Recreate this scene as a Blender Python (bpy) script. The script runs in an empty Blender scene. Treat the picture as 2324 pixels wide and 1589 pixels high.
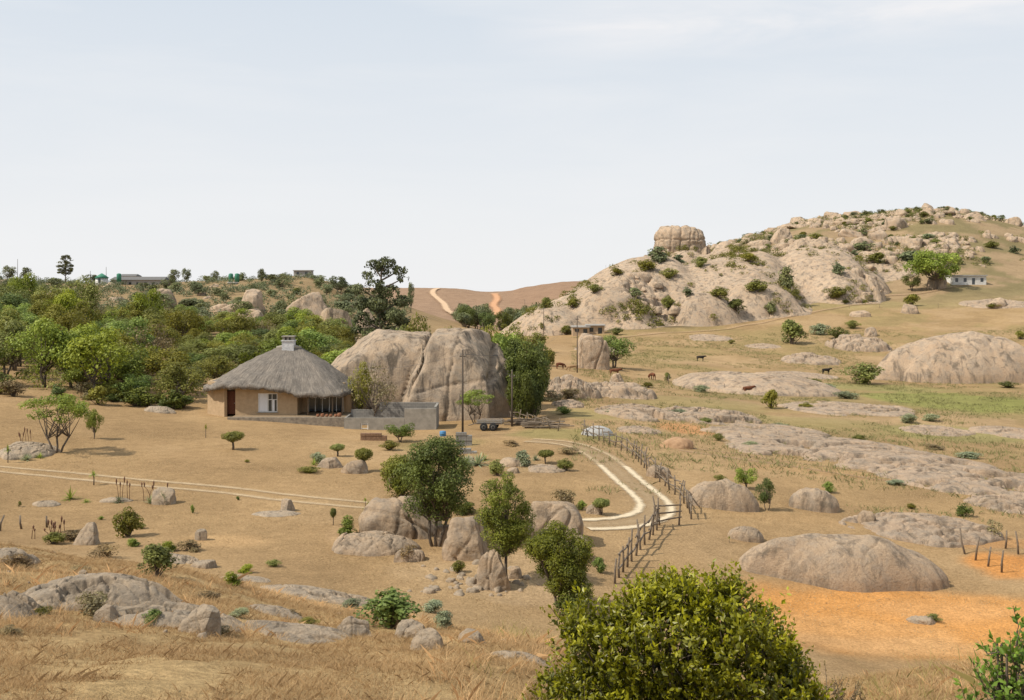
import bpy, math, random
import numpy as np
from mathutils import Vector
F=2260.; U0=1162.; V0=650.
R=np.random.default_rng(7); random.seed(7)
scn=bpy.context.scene; COL=scn.collection
# ---------------------------------------------------------------- noise
def _h(ix,iy,iz,s):
    h=(ix*374761393+iy*668265263+iz*1274126177+s*974711)&0xffffffff
    h=((h^(h>>13))*1103515245)&0xffffffff
    h=((h^(h>>16))*2246822519)&0xffffffff
    return ((h^(h>>15))&0xffffff)/8388607.5-1
def vn(P,s=0):
    P=np.asarray(P,float); i=np.floor(P).astype(np.int64); f=P-i; f=f*f*(3-2*f)
    x,y,z=i[:,0],i[:,1],i[:,2]; a,b,c=f[:,0],f[:,1],f[:,2]
    o=0
    for dx in(0,1):
        for dy in(0,1):
            for dz in(0,1):
                o=o+_h(x+dx,y+dy,z+dz,s)*(a if dx else 1-a)*(b if dy else 1-b)*(c if dz else 1-c)
    return o
def fbm(P,o=4,s=0):
    P=np.asarray(P,float); r=0; a=.5
    for k in range(o):
        r=r+a*vn(P*(2**k)+k*17.3,s+k); a*=.5
    return r
def P3(x,y,z=0): return np.stack([np.asarray(x,float),np.asarray(y,float),np.zeros_like(np.asarray(x,float))+z],1)
def vor(x,y,s=0):
    ix=np.floor(x).astype(np.int64); iy=np.floor(y).astype(np.int64); f1=np.full(len(x),9.);f2=f1.copy();cid=np.zeros(len(x))
    for dx in(-1,0,1):
        for dy in(-1,0,1):
            cx=ix+dx;cy=iy+dy; px=cx+.5+.45*_h(cx,cy,cx*0,s); py=cy+.5+.45*_h(cx,cy,cx*0+7,s)
            d=np.hypot(x-px,y-py); c=_h(cx,cy,cx*0+13,s); m=d<f1
            f2=np.where(m,f1,np.minimum(f2,d)); f1=np.where(m,d,f1); cid=np.where(m,c,cid)
    return cid,f2-f1
def crease(P,w=.05,s=0): return np.exp(-(vn(P,s)/w)**2)
# ---------------------------------------------------------------- terrain
UC=[-600,0,400,800,1200,1600,2000,2324,2900]
TB={9:[-3.3,-3.5,-3.6,-3.75,-4.0,-4.6,-4.6,-4.4,-4.2],
14:[-4.5,-4.65,-4.8,-5.1,-5.2,-6.1,-5.9,-5.6,-5.2],
21:[-5,-5.6,-5.95,-6.9,-7.4,-8.5,-8.2,-7.9,-7],
28:[-6,-7.5,-8.3,-9.3,-10,-11,-11.5,-11.5,-10],
36:[-8,-9.8,-10.6,-11.3,-11.7,-12.8,-13.3,-13.3,-13],
45:[-10,-11.15,-11.4,-11.7,-11.8,-12.6,-13.3,-13.5,-13.5],
65:[-9.5,-11.3,-11.7,-11.9,-11.9,-12.6,-13.6,-14,-14],
90:[-8,-10.0,-11.5,-12.5,-12.4,-13.2,-14.3,-15,-15],
140:[-7,-9,-9.8,-11.5,-13,-14.8,-15.7,-16,-16],
200:[-4,-7,-8,-10,-13.5,-15.5,-16.5,-16.3,-15],
300:[0,-3.5,-4.5,-8,-14,-9,-7,-6,0],
370:[3,-.5,-1.5,-5,-17,1,2,3.3,8],
460:[5,2,2,-2,-22,14,27,24,15],
540:[0,-2,-2,-8,-22,19,37,31,18],
700:[-12,-15,-12,-16,-17,2,15,15,8],
950:[-20,-20,-10,-2.2,-1,0,0,0,0],
1500:[-30]*9, 3500:[-50]*9}
cp=[]
for x in(-14,-7,0,7,14): cp.append((x,0,-1.9)); cp.append((x,-6,-1.0))
for d,row in TB.items():
    for u,z in zip(UC,row): cp.append(((u-U0)/F*d,d,z))
for u,d,z in((1400,370,-4),(1400,460,2),(2130,520,39.5),(980,950,-1.6),(1060,950,-2.2),(1000,800,-9),(1000,90,-12.6),(600,75,-11.8),(2180,350,.8),(1850,540,35),(1740,500,26),(1640,470,19),(1290,950,4.5),(1125,950,-8),(1190,950,.5),(680,430,3.5),(640,400,1.5),(880,430,-7),(1040,460,-17)):
    cp.append(((u-U0)/F*d,d,z))
cp=np.array(cp)
def feat(x,y):
    rr=np.maximum(y+12,5.); return np.stack([3*np.clip(x/rr,-1.4,1.4),np.log(rr)],1)
def ker(a,b):
    d2=((a[:,None,:]-b[None])**2).sum(2); return .5*d2*np.log(d2+1e-9)
fc=feat(cp[:,0],cp[:,1]); n=len(fc)
K=ker(fc,fc)+np.eye(n)*2e-3; Pm=np.hstack([np.ones((n,1)),fc])
sol=np.linalg.solve(np.block([[K,Pm],[Pm.T,np.zeros((3,3))]]),np.concatenate([cp[:,2],np.zeros(3)]))
def H(x,y):
    x=np.atleast_1d(np.asarray(x,float)); y=np.atleast_1d(np.asarray(y,float)); out=np.empty(len(x))
    for i in range(0,len(x),30000):
        f=feat(x[i:i+30000],y[i:i+30000])
        out[i:i+30000]=ker(f,fc)@sol[:n]+sol[n]+f@sol[n+1:]
    rr=np.maximum(y+12,5)
    near=np.clip((32-y)/10,0,1)
    out+=fbm(P3(x/7,y/7),3,3)*(.12+.0007*np.minimum(rr,600))+fbm(P3(x/55,y/55),2,9)*np.clip((y-130)/200,0,1)*2.0
    out+=near*fbm(P3(x/1.1,y/1.1),3,5)*.16
    return out
def h1(x,y): return float(H([x],[y])[0])
DS=np.geomspace(4,1500,1100)
def ground_at(u,v):
    x=(u-U0)/F*DS; zr=-(v-V0)/F*DS; g=H(x,DS); df=zr-g
    k=np.where(df<=0)[0]
    if len(k)==0:
        k2=int(np.argmin(df[300:]/DS[300:]))+300; d=DS[k2]
    else:
        k=int(k[0]); 
        if k==0: d=DS[0]
        else:
            t=df[k-1]/(df[k-1]-df[k]+1e-12); d=DS[k-1]+(DS[k]-DS[k-1])*t
    x=(u-U0)/F*d
    return float(x),float(d),h1(x,d)
# ---------------------------------------------------------------- mesh helpers
def mesh(name,V,Fs,mat=None,smooth=False,tint=None,col=None,uv=None):
    V=np.asarray(V,np.float32)
    if isinstance(Fs,np.ndarray): Fs=[Fs]
    me=bpy.data.meshes.new(name); me.vertices.add(len(V)); me.vertices.foreach_set('co',V.ravel())
    idx=[];st=[];o=0
    for f in Fs:
        f=np.asarray(f)
        if f.ndim==1: f=f[None]
        if len(f)==0: continue
        m,k=f.shape; idx.append(f.ravel()); st.append(o+np.arange(m)*k); o+=m*k
    idx=np.concatenate(idx).astype(np.int32); st=np.concatenate(st).astype(np.int32)
    me.loops.add(len(idx)); me.loops.foreach_set('vertex_index',idx)
    me.polygons.add(len(st)); me.polygons.foreach_set('loop_start',st)
    me.polygons.foreach_set('use_smooth',np.full(len(st),bool(smooth)))
    me.update(calc_edges=True)
    if tint is not None:
        a=me.attributes.new('tint','FLOAT','POINT'); a.data.foreach_set('value',np.asarray(tint,np.float32))
    if col is not None:
        a=me.attributes.new('gcol','FLOAT_COLOR','POINT'); c=np.ones((len(V),4),np.float32); c[:,:3]=col; a.data.foreach_set('color',c.ravel())
    if uv is not None:
        l=me.uv_layers.new(name='UVMap'); l.data.foreach_set('uv',np.asarray(uv,np.float32)[idx].ravel())
    if mat: me.materials.append(mat)
    return me
def join(parts):
    V=[];Fs=[];o=0
    for v,f in parts:
        v=np.asarray(v,float)
        fl=f if isinstance(f,list) else [f]
        for g in fl:
            g=np.asarray(g); g=g[None] if g.ndim==1 else g
            Fs.append(g+o)
        V.append(v); o+=len(v)
    return np.concatenate(V),Fs
def box(x0,x1,y0,y1,z0,z1):
    V=np.array([(x0,y0,z0),(x1,y0,z0),(x1,y1,z0),(x0,y1,z0),(x0,y0,z1),(x1,y0,z1),(x1,y1,z1),(x0,y1,z1)],float)
    return V,np.array([(0,3,2,1),(4,5,6,7),(0,1,5,4),(1,2,6,5),(2,3,7,6),(3,0,4,7)])
def tube(pts,rad,k=7,cap=True):
    pts=np.asarray(pts,float); m=len(pts); rad=np.zeros(m)+rad
    V=[]
    a=np.linspace(0,2*np.pi,k,endpoint=False)
    for i in range(m):
        t=pts[min(i+1,m-1)]-pts[max(i-1,0)]; t/=np.linalg.norm(t)+1e-9
        r=np.array([1,0,0]) if abs(t[0])<.8 else np.array([0,1,0])
        s=np.cross(t,r); s/=np.linalg.norm(s); q=np.cross(t,s)
        V.append(pts[i]+rad[i]*(np.cos(a)[:,None]*s+np.sin(a)[:,None]*q))
    V=np.concatenate(V); Fq=[]
    for i in range(m-1):
        for j in range(k):
            j2=(j+1)%k; Fq.append((i*k+j,i*k+j2,(i+1)*k+j2,(i+1)*k+j))
    Fs=[np.array(Fq)]
    if cap: Fs+= [np.arange(k)[::-1][None],(np.arange(k)+(m-1)*k)[None]]
    return V,Fs
def lathe(prof,k=20,axis='z'):
    a=np.linspace(0,2*np.pi,k,endpoint=False); V=[];m=len(prof)
    for r,z in prof: V.append(np.stack([r*np.cos(a),r*np.sin(a),np.full(k,z)],1))
    V=np.concatenate(V)
    Fq=np.array([(i*k+j,i*k+(j+1)%k,(i+1)*k+(j+1)%k,(i+1)*k+j) for i in range(m-1) for j in range(k)])
    Fs=[Fq,np.arange(k)[::-1][None],(np.arange(k)+(m-1)*k)[None]]
    if axis=='y': V=V[:,[0,2,1]]
    return V,Fs
def obj(name,me,loc=(0,0,0),rot=(0,0,0),sc=(1,1,1),parent=None):
    o=bpy.data.objects.new(name,me); COL.objects.link(o); o.location=loc; o.rotation_euler=rot
    o.scale=sc if hasattr(sc,'__len__') else (sc,)*3
    if parent: o.parent=parent
    return o
def tag(o,label,cat,group=None):
    o['label']=label; o['category']=cat
    if group: o['group']=group
    return o
def thing(name,label,cat,loc=(0,0,0),rot=(0,0,0),sc=(1,1,1),group=None):
    o=obj(name,None,loc,rot,sc); o.empty_display_size=.3; return tag(o,label,cat,group)
def part(par,name,geo,mat,smooth=False,**k):
    V,Fs=join(geo) if isinstance(geo,list) else geo
    return obj(name,mesh(name,V,Fs,mat,smooth,**k),parent=par)
# ---------------------------------------------------------------- materials
def newmat(name):
    m=bpy.data.materials.new(name); m.use_nodes=True; nt=m.node_tree; nt.nodes.clear()
    o=nt.nodes.new('ShaderNodeOutputMaterial'); return m,nt,o
def nd(nt,t,ins={},**p):
    x=nt.nodes.new('ShaderNode'+t)
    for k,v in p.items(): setattr(x,k,v)
    for k,v in ins.items():
        if isinstance(v,bpy.types.NodeSocket): nt.links.new(v,x.inputs[k])
        else: x.inputs[k].default_value=v
    return x
def c4(c): return (c[0],c[1],c[2],1)
def mix(nt,fac,a,b,bt='MIX'):
    x=nt.nodes.new('ShaderNodeMix'); x.data_type='RGBA'; x.blend_type=bt
    for i,v in((0,fac),(6,a),(7,b)):
        if isinstance(v,bpy.types.NodeSocket): nt.links.new(v,x.inputs[i])
        else: x.inputs[i].default_value=c4(v) if hasattr(v,'__len__') else v
    return x.outputs[2]
def noise(nt,vec,sc,det=4,ro=.55,dist=0):
    return nd(nt,'TexNoise',{'Vector':vec,'Scale':sc,'Detail':det,'Roughness':ro,'Distortion':dist}).outputs['Fac']
def mr(nt,v,a,b,c=0,d=1): return nd(nt,'MapRange',{'Value':v,'From Min':a,'From Max':b,'To Min':c,'To Max':d}).outputs[0]
def mth(nt,op,a,b=0): return nd(nt,'Math',{0:a,1:b},operation=op).outputs[0]
def pos(nt): return nd(nt,'NewGeometry').outputs['Position']
def plain(name,a,b=None,sc=6,rough=.85,bump=.3,spec=.2,obj_=False,metal=0,stretch=None):
    m,nt,o=newmat(name); b=b or tuple(x*.65 for x in a)
    v=nd(nt,'TexCoord').outputs['Object'] if obj_ else pos(nt)
    if stretch: v=nd(nt,'Mapping',{'Vector':v,'Scale':stretch}).outputs[0]
    n1=noise(nt,v,sc,6,.65); c=mix(nt,mr(nt,n1,.35,.68),a,b)
    n2=noise(nt,v,sc*7,4,.7); c=mix(nt,mr(nt,n2,.55,.8,0,.5),c,tuple(x*.55 for x in a))
    bp=nd(nt,'Bump',{'Height':n2,'Strength':bump,'Distance':.03})
    p=nd(nt,'BsdfPrincipled',{'Base Color':c,'Roughness':rough,'Specular IOR Level':spec,'Metallic':metal,'Normal':bp.outputs[0]})
    nt.links.new(p.outputs[0],o.inputs[0]); return m
def granite(name,base,alt,grey,dark=.8,s=1.,lich=.5,ss=1.,st0=.52,zs=.17):
    m,nt,o=newmat(name); v=pos(nt)
    big=noise(nt,v,.22*s,5,.65,.5); mid=noise(nt,v,1.3*s,7,.70,.3); fine=noise(nt,v,9*s,6,.8)
    c=mix(nt,mr(nt,big,.36,.64),base,alt)
    c=mix(nt,mr(nt,mid,.44,.62,0,.9),c,grey)
    st=noise(nt,nd(nt,'Mapping',{'Vector':v,'Scale':(.95*s*ss,.95*s*ss,zs*s)}).outputs[0],1.3,6,.68,.5)
    c=mix(nt,mr(nt,st,st0,st0+.13,0,dark),c,tuple(x*.36 for x in grey))
    l=noise(nt,v,.9*s,6,.75,1.2); c=mix(nt,mr(nt,l,.565,.64,0,lich),c,(.125,.105,.078))
    c=mix(nt,mr(nt,fine,.5,.72,0,.7),c,tuple(x*.37 for x in base))
    c=mix(nt,mr(nt,fine,.45,.25,0,.45),c,tuple(min(1,x*1.35) for x in base))
    h=mth(nt,'ADD',mth(nt,'MULTIPLY',mid,.8),fine); h=mth(nt,'ADD',h,mth(nt,'MULTIPLY',l,.5))
    bp=nd(nt,'Bump',{'Height':h,'Strength':.75,'Distance':.13/s})
    p=nd(nt,'BsdfPrincipled',{'Base Color':c,'Roughness':.92,'Specular IOR Level':.12,'Normal':bp.outputs[0]})
    nt.links.new(p.outputs[0],o.inputs[0]); return m
def foliage(name,dark,light,trans=.3,rough=.55,spec=.25):
    m,nt,o=newmat(name)
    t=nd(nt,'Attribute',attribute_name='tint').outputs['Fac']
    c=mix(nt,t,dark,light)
    rnd=nd(nt,'ObjectInfo').outputs['Random']
    hs=nd(nt,'HueSaturation',{'Hue':mr(nt,rnd,0,1,.472,.512),'Saturation':mr(nt,rnd,0,1,1.12,.9),'Value':mr(nt,mth(nt,'FRACT',mth(nt,'MULTIPLY',rnd,7.3)),0,1,.75,1.35),'Color':c})
    p=nd(nt,'BsdfPrincipled',{'Base Color':hs.outputs[0],'Roughness':rough,'Specular IOR Level':spec})
    tr=nd(nt,'BsdfTranslucent',{'Color':hs.outputs[0]})
    ms=nd(nt,'MixShader',{0:trans}); nt.links.new(p.outputs[0],ms.inputs[1]); nt.links.new(tr.outputs[0],ms.inputs[2])
    nt.links.new(ms.outputs[0],o.inputs[0]); return m
G_TAN=granite('granite_tan',(.45,.335,.23),(.37,.27,.18),(.31,.25,.19),.7)
G_BIG=granite('granite_streaked',(.46,.35,.25),(.38,.28,.19),(.33,.27,.21),.92,.7,.5,1.3,.49,.10)
G_GREY=granite('granite_grey',(.42,.33,.24),(.36,.275,.19),(.29,.24,.185),.5,1.6,.6)
G_FAR=granite('granite_hill',(.49,.365,.255),(.40,.285,.19),(.34,.275,.21),.8,.55,.65,1.,.51,.17)
G_SLAB=granite('granite_slab',(.44,.325,.23),(.36,.26,.175),(.30,.245,.19),.7,.9,.7)
L_OL=foliage('olive_leaves',(.075,.085,.018),(.33,.33,.07),.36)
L_BR=foliage('bright_leaves',(.08,.12,.02),(.34,.41,.07),.36)
L_MD=foliage('garden_tree_leaves',(.042,.06,.015),(.23,.27,.05),.34)
L_DK=foliage('dark_leaves',(.04,.06,.016),(.18,.22,.048))
L_BN=foliage('brown_leaves',(.13,.10,.05),(.34,.27,.12))
L_HAZE=foliage('haze_tinted_leaves',(.09,.105,.05),(.25,.275,.12),.25)  # distance haze painted into the leaf colour: paler and greyer than the near greens
L_GREY=foliage('grey_green_leaves',(.12,.14,.08),(.36,.39,.21),.2)
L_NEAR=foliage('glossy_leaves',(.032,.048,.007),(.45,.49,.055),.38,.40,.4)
GRASS=foliage('straw_grass',(.34,.24,.115),(.68,.53,.28),.4,.8,.1)
GRASSL=foliage('lawn_straw',(.20,.15,.075),(.46,.34,.19),.3,.8,.1)
GRASSG=foliage('olive_grass',(.19,.17,.065),(.42,.38,.15),.35,.8,.1)
BARK=plain('bark',(.17,.135,.10),(.09,.07,.055),9,.95,.6)
WOODG=plain('weathered_wood',(.22,.175,.13),(.13,.10,.075),8,.9,.5)
# ground
gm,nt,o=newmat('ground_soil'); v=pos(nt)
gc=nd(nt,'Attribute',attribute_name='gcol').outputs['Color']
n1=noise(nt,v,.12,5,.6,.6); n2=noise(nt,v,1.1,6,.78); n3=noise(nt,v,9,5,.8)
c=mix(nt,1,gc,mix(nt,mr(nt,n1,.3,.7),(.84,.82,.80),(1.13,1.12,1.09)),'MULTIPLY')
c=mix(nt,1,c,mix(nt,mr(nt,n2,.3,.7),(.80,.79,.76),(1.14,1.13,1.11)),'MULTIPLY')
c=mix(nt,1,c,mix(nt,mr(nt,n3,.3,.7),(.58,.56,.52),(1.28,1.27,1.24)),'MULTIPLY')
hh=mth(nt,'ADD',n2,n3)
bp=nd(nt,'Bump',{'Height':hh,'Strength':.8,'Distance':.08})
p=nd(nt,'BsdfPrincipled',{'Base Color':c,'Roughness':.97,'Specular IOR Level':.05,'Normal':bp.outputs[0]})
nt.links.new(p.outputs[0],o.inputs[0]); GROUND=gm
# ---------------------------------------------------------------- ground mesh
Aax=np.concatenate([np.linspace(-1.35,-.6,40,endpoint=False),np.linspace(-.6,.6,520),np.linspace(.6,1.35,41)[1:]])
Lax=np.linspace(math.log(6),math.log(3500),560)
AA,LL=np.meshgrid(Aax,Lax); rr=np.exp(LL).ravel(); gx=AA.ravel()*rr; gy=rr-12; gz=H(gx,gy)
nA=len(Aax); nL=len(Lax)
i=np.arange(nL-1)[:,None]*nA+np.arange(nA-1)[None]; i=i.ravel()
GF=np.stack([i,i+1,i+1+nA,i+nA],1)
def sm(x,a,b):
    t=np.clip((x-a)/(b-a),0,1); return t*t*(3-2*t)
nz=fbm(P3(gx/9,gy/9),4,21); nzb=fbm(P3(gx/35,gy/35),4,31); nzs=fbm(P3(gx/1.5,gy/1.5),4,41)
C=np.zeros((len(gx),3))+np.array((.360,.247,.137))
def lay(w,col):
    global C
    w=np.clip(w,0,1)[:,None]; C=C*(1-w)+np.array(col)*w
lay(sm(nz,.0,.3)*.4,(.29,.198,.107))
lay(sm(-nz,.05,.3)*.4,(.42,.30,.178))
lay(1-sm(gy,24,33),(.45,.325,.175)); 
lay((1-sm(gy,24,33))*sm(nzs+nz*.6,-.05,.25)*.6,(.35,.24,.125))
right=sm(gx-.02*gy,8,30)*sm(gy,58,95)
lay(right,(.335,.235,.130)); lay(right*sm(nz+nzb,.0,.25)*.6,(.27,.217,.105)); lay(right*sm(-nz,.08,.25)*.6,(.39,.28,.170))
lay(sm(gy,100,150)*(1-sm(gx/np.maximum(gy,1),-.12,-.02)),(.28,.205,.12))
lay(sm(gy,430,540),(.30,.205,.145))
lay(sm(gy,600,700)*sm(gx/np.maximum(gy,1),-.02,.01)*.8,(.28,.185,.13))
SCRUB=sm(gy,290,350)*sm(gx/np.maximum(gy,1),.05,.13)*(1-sm(gy,600,700)); lay(SCRUB,(.32,.235,.15)); lay(SCRUB*sm(nzb+nz,-.05,.25)*.8,(.19,.165,.085))
def blob(u,v,ru,rv,col,w=1,soft=.35):
    x,y,z=ground_at(u,v); x1,y1,_=ground_at(u,v-rv); x2,y2,_=ground_at(u,v+rv)
    a=ru*y/F; b=max(abs(y1-y2)/2,.4)
    yc=(y1+y2)/2
    q=np.sqrt(((gx-x)/a)**2+((gy-yc)/b)**2)+nz*.5+nzs*.25
    lay((1-sm(q,1-soft,1+soft*.5))*w,col)
OR=(.58,.295,.105)
blob(2080,1420,440,84,OR); blob(2300,1285,100,30,(.54,.26,.09)); blob(1950,1440,240,36,(.60,.35,.16),.6); blob(2150,1390,160,25,(.62,.36,.17),.5); blob(2050,1470,300,20,(.56,.35,.18),.6)
blob(1560,973,60,11,(.48,.26,.13)); blob(2240,1230,110,14,(.46,.26,.12),.8)
blob(1090,1290,240,42,(.42,.30,.18)); blob(1200,1345,120,30,(.44,.32,.20),.9)
blob(500,1228,110,15,(.46,.31,.17)); blob(800,1215,60,22,(.42,.29,.17))
blob(1440,738,230,12,(.11,.09,.06),.85); blob(1660,700,120,9,(.13,.11,.07),.6)
blob(2200,915,220,26,(.21,.24,.07),.75); blob(2000,880,160,10,(.25,.25,.10),.7); blob(2150,985,190,16,(.27,.26,.11),.7); blob(1280,985,120,13,(.24,.23,.09),.6); blob(1330,940,80,12,(.28,.25,.11),.6); blob(1550,915,200,14,(.27,.24,.11),.5); blob(1850,960,150,12,(.28,.25,.11),.5)
blob(1000,1010,110,14,(.24,.21,.09),.5); blob(1930,690,260,14,(.31,.255,.13),.6); blob(1200,1060,90,16,(.40,.29,.17),.7); blob(1820,1180,160,14,(.42,.28,.15),.4); blob(1900,1075,200,8,(.44,.28,.15),.5); blob(1750,1000,70,8,(.44,.27,.14),.5); blob(2250,1130,120,9,(.44,.27,.14),.5)
g=obj('ground',mesh('ground',np.stack([gx,gy,gz],1),GF,GROUND,True,col=C)); g['kind']='structure'
# ---------------------------------------------------------------- draped tracks
def catmull(P,step):
    P=np.asarray(P,float); Q=np.vstack([2*P[0]-P[1],P,2*P[-1]-P[-2]]); out=[]
    for k in range(1,len(Q)-2):
        m=max(2,int(np.linalg.norm(Q[k+1]-Q[k])/step)); t=np.linspace(0,1,m,endpoint=False)[:,None]
        out.append(.5*((2*Q[k])+(-Q[k-1]+Q[k+1])*t+(2*Q[k-1]-5*Q[k]+4*Q[k+1]-Q[k+2])*t**2+(-Q[k-1]+3*Q[k]-3*Q[k+1]+Q[k+2])*t**3))
    return np.vstack(out+[Q[-2][None]])
def trackmat(name,col,soft=.5,op=1.):
    m,nt,o=newmat(name); v=pos(nt); uvx=nd(nt,'SeparateXYZ',{0:nd(nt,'TexCoord').outputs['UV']}).outputs[0]
    e=mth(nt,'ABSOLUTE',mth(nt,'SUBTRACT',uvx,.5))
    nn=noise(nt,v,1.6,5,.7); a=mth(nt,'ADD',e,mth(nt,'MULTIPLY',nn,.6))
    al=mr(nt,a,.74-soft*.55,.76,op,0)
    c=mix(nt,mr(nt,noise(nt,v,5,5,.7),.3,.7),col,tuple(x*.78 for x in col))
    p=nd(nt,'BsdfPrincipled',{'Base Color':c,'Roughness':.95,'Specular IOR Level':.1,'Alpha':al})
    nt.links.new(p.outputs[0],o.inputs[0]); return m
T_PALE=trackmat('pale_rut',(.53,.40,.25),.8,.85); T_CON=trackmat('pale_concrete_strip',(.68,.56,.39),.6,.95); T_OR=trackmat('pale_orange_dirt',(.60,.42,.27),.4); T_RED=trackmat('red_orange_dirt',(.56,.31,.17),.5); T_FAINT=trackmat('faint_rut',(.46,.31,.19),.9,.7); T_VERGE=trackmat('sandy_verge',(.44,.32,.19),.9,.7)
def strip(name,uvs,width,mat,off=0,lift=.03,step=.6,label='pale dry dirt wheel track',sm_=0):
    W=np.array([ground_at(*q)[:2] for q in uvs]); W=catmull(W,step)
    for _ in range(sm_): W[1:-1]=.25*W[:-2]+.5*W[1:-1]+.25*W[2:]
    t=np.gradient(W,axis=0); t/=np.linalg.norm(t,axis=1)[:,None]+1e-9; nrm=np.stack([-t[:,1],t[:,0]],1)
    W=W+nrm*off; k=7; s=np.linspace(-.5,.5,k); X=(W[:,None,:]+nrm[:,None,:]*s[None,:,None]*width)
    x=X[...,0].ravel(); y=X[...,1].ravel(); z=H(x,y)+lift; m=len(W)
    i=(np.arange(m-1)[:,None]*k+np.arange(k-1)[None]).ravel()
    uv=np.stack([np.tile(s+.5,m),np.repeat(np.arange(m)*step/width,k)],1)
    o=obj(name,mesh(name,np.stack([x,y,z],1),np.stack([i,i+1,i+1+k,i+k],1),mat,True,uv=uv)); o['kind']='structure'; o['label']=label
LP=[(-120,1052),(0,1065),(200,1084),(450,1107),(650,1130),(840,1148)]
for s in(-.7,.7): strip('dirt_track',LP,.75,T_PALE,s)
CURVE=[(1200,1000),(1290,1008),(1350,1030),(1390,1058),(1425,1090),(1462,1120),(1486,1142),(1492,1160),(1474,1176),(1440,1186),(1390,1191),(1320,1192)]
strip('driveway',CURVE,3.3,T_VERGE,0,.02,.4,label='sandy verge of a curved driveway',sm_=14)
for s in(-.85,.85): strip('driveway_track',CURVE[3:],.72,T_CON,s,.05,.4,label='pale concrete wheel strip of a curved driveway',sm_=14)
for s in(-.85,.85):
    strip('driveway_track',CURVE[:4],.8,T_PALE,s,.045)
strip('dirt_track',[(1540,1022),(1700,1045),(1900,1075),(2120,1105),(2380,1140)],1.1,T_FAINT,0)
strip('dirt_track',[(1540,1014),(1700,1035),(1900,1063),(2120,1092),(2380,1124)],.6,T_FAINT,0)
strip('dirt_road',[(995,656),(982,664),(990,676),(1006,690),(1014,704),(1030,716)],7,T_OR,0,.8,4,'pale dirt road winding down a bare hill')
strip('dirt_road',[(1122,668),(1128,680),(1120,694),(1128,706),(1118,722)],9,T_RED,0,.8,4,'red orange dirt road cutting down a bare hill')
strip('dirt_track',[(1790,672),(1900,677),(2010,672),(2080,668),(2180,650)],3,T_FAINT,0,.25,2)
strip('dirt_track',[(1380,770),(1500,757),(1650,748),(1900,700),(2000,690)],2.2,T_FAINT,0,.2,2)
# ---------------------------------------------------------------- rocks
import bmesh
ICO={}
def ico(l):
    if l not in ICO:
        b=bmesh.new(); bmesh.ops.create_icosphere(b,subdivisions=l,radius=1)
        ICO[l]=(np.array([v.co[:] for v in b.verts]),np.array([[v.index for v in f.verts] for f in b.faces])); b.free()
    return ICO[l]
def unit(a): return a/(np.linalg.norm(a,axis=1)[:,None]+1e-9)
def rockv(l,a,b,h,seed,rough=.16,bx=.6,cuts=5,cracks=2):
    r=np.random.default_rng(seed); Uv,Fc=ico(l); q=2+bx*2
    p=Uv/(np.abs(Uv)**q).sum(1)[:,None]**(1/q)
    S=np.array([a,b,h]); size=(a*b*h)**(1/3.); pp=p*S/size; off=r.uniform(0,99,3)
    pp=pp*(1+rough*2.0*fbm(pp*.8+off,3,seed)[:,None])
    for k in range(cuts):
        nn=r.normal(size=3); nn[2]=abs(nn[2])*.6; nn/=np.linalg.norm(nn)
        dd=pp@nn; c=np.percentile(dd,r.uniform(82,95)); ex=np.maximum(dd-c,0); pp-=nn*ex[:,None]*.85
    wp=pp+.25*np.stack([fbm(pp*1.2+off+k,2,seed+k) for k in range(3)],1)
    dsp=rough*.45*fbm(pp*2.6+off,4,seed+5)-.04*crease(wp*1.0+off,.05,seed+20)-.02*crease(wp*2.3+off,.06,seed+21)
    pp=pp+Uv*dsp[:,None]
    for k in range(cracks):
        nn=r.normal(size=3); nn[2]*=.4; nn/=np.linalg.norm(nn); dd=pp@nn+.15*fbm(pp*1.5+off,3,seed+9)-r.uniform(-.4,.4)
        pp-=Uv*(np.exp(-(dd/.03)**2)*.09)[:,None]
        pp+=nn*(np.tanh(dd/.05)*.02)[:,None]
    return pp*size,Fc
def rock(u0,u1,v0,v1,dr=.7,bx=.3,rough=.13,lv=5,mat=None,cuts=4,cracks=2,d=None,rot=0,label=None,name='boulder',hmin=.14):
    uc=(u0+u1)/2
    df=d if d else ground_at(uc,v1)[1]
    a=(u1-u0)/2/F*df; b=a*dr; dc=df+b*.9; a=(u1-u0)/2/F*dc*1.03; x=(uc-U0)/F*dc; gz_=h1(x,dc)
    h=-(v0-V0)/F*dc-gz_; h=max(h*1.06,hmin*a)
    V,Fc=rockv(lv+1,a,b,h,int(uc*7+v1*3)%9973,rough,bx,cuts,cracks)
    me=mesh(name,V,Fc,mat or G_TAN,True)
    o=obj(name,me,(x,dc,gz_-.04*h),(0,0,rot)); tag(o,label or 'rounded weathered tan granite boulder on dry grass','boulder','granite boulders'); return o
def relief(x,y,sc,seed):
    wx=x/sc+.35*fbm(P3(x/sc,y/sc),3,seed); wy=y/sc*1.3+.35*fbm(P3(x/sc+9,y/sc),3,seed+1)
    c1,e1=vor(wx,wy,seed); c2,e2=vor(wx*2.7,wy*2.1,seed+3)
    g=fbm(P3(x/sc,y/sc,3),4,seed+5)*1.2
    return c1*.45-.9*np.exp(-(e1/.07)**2)+.35*(c2*.5-.8*np.exp(-(e2/.09)**2))+g
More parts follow.
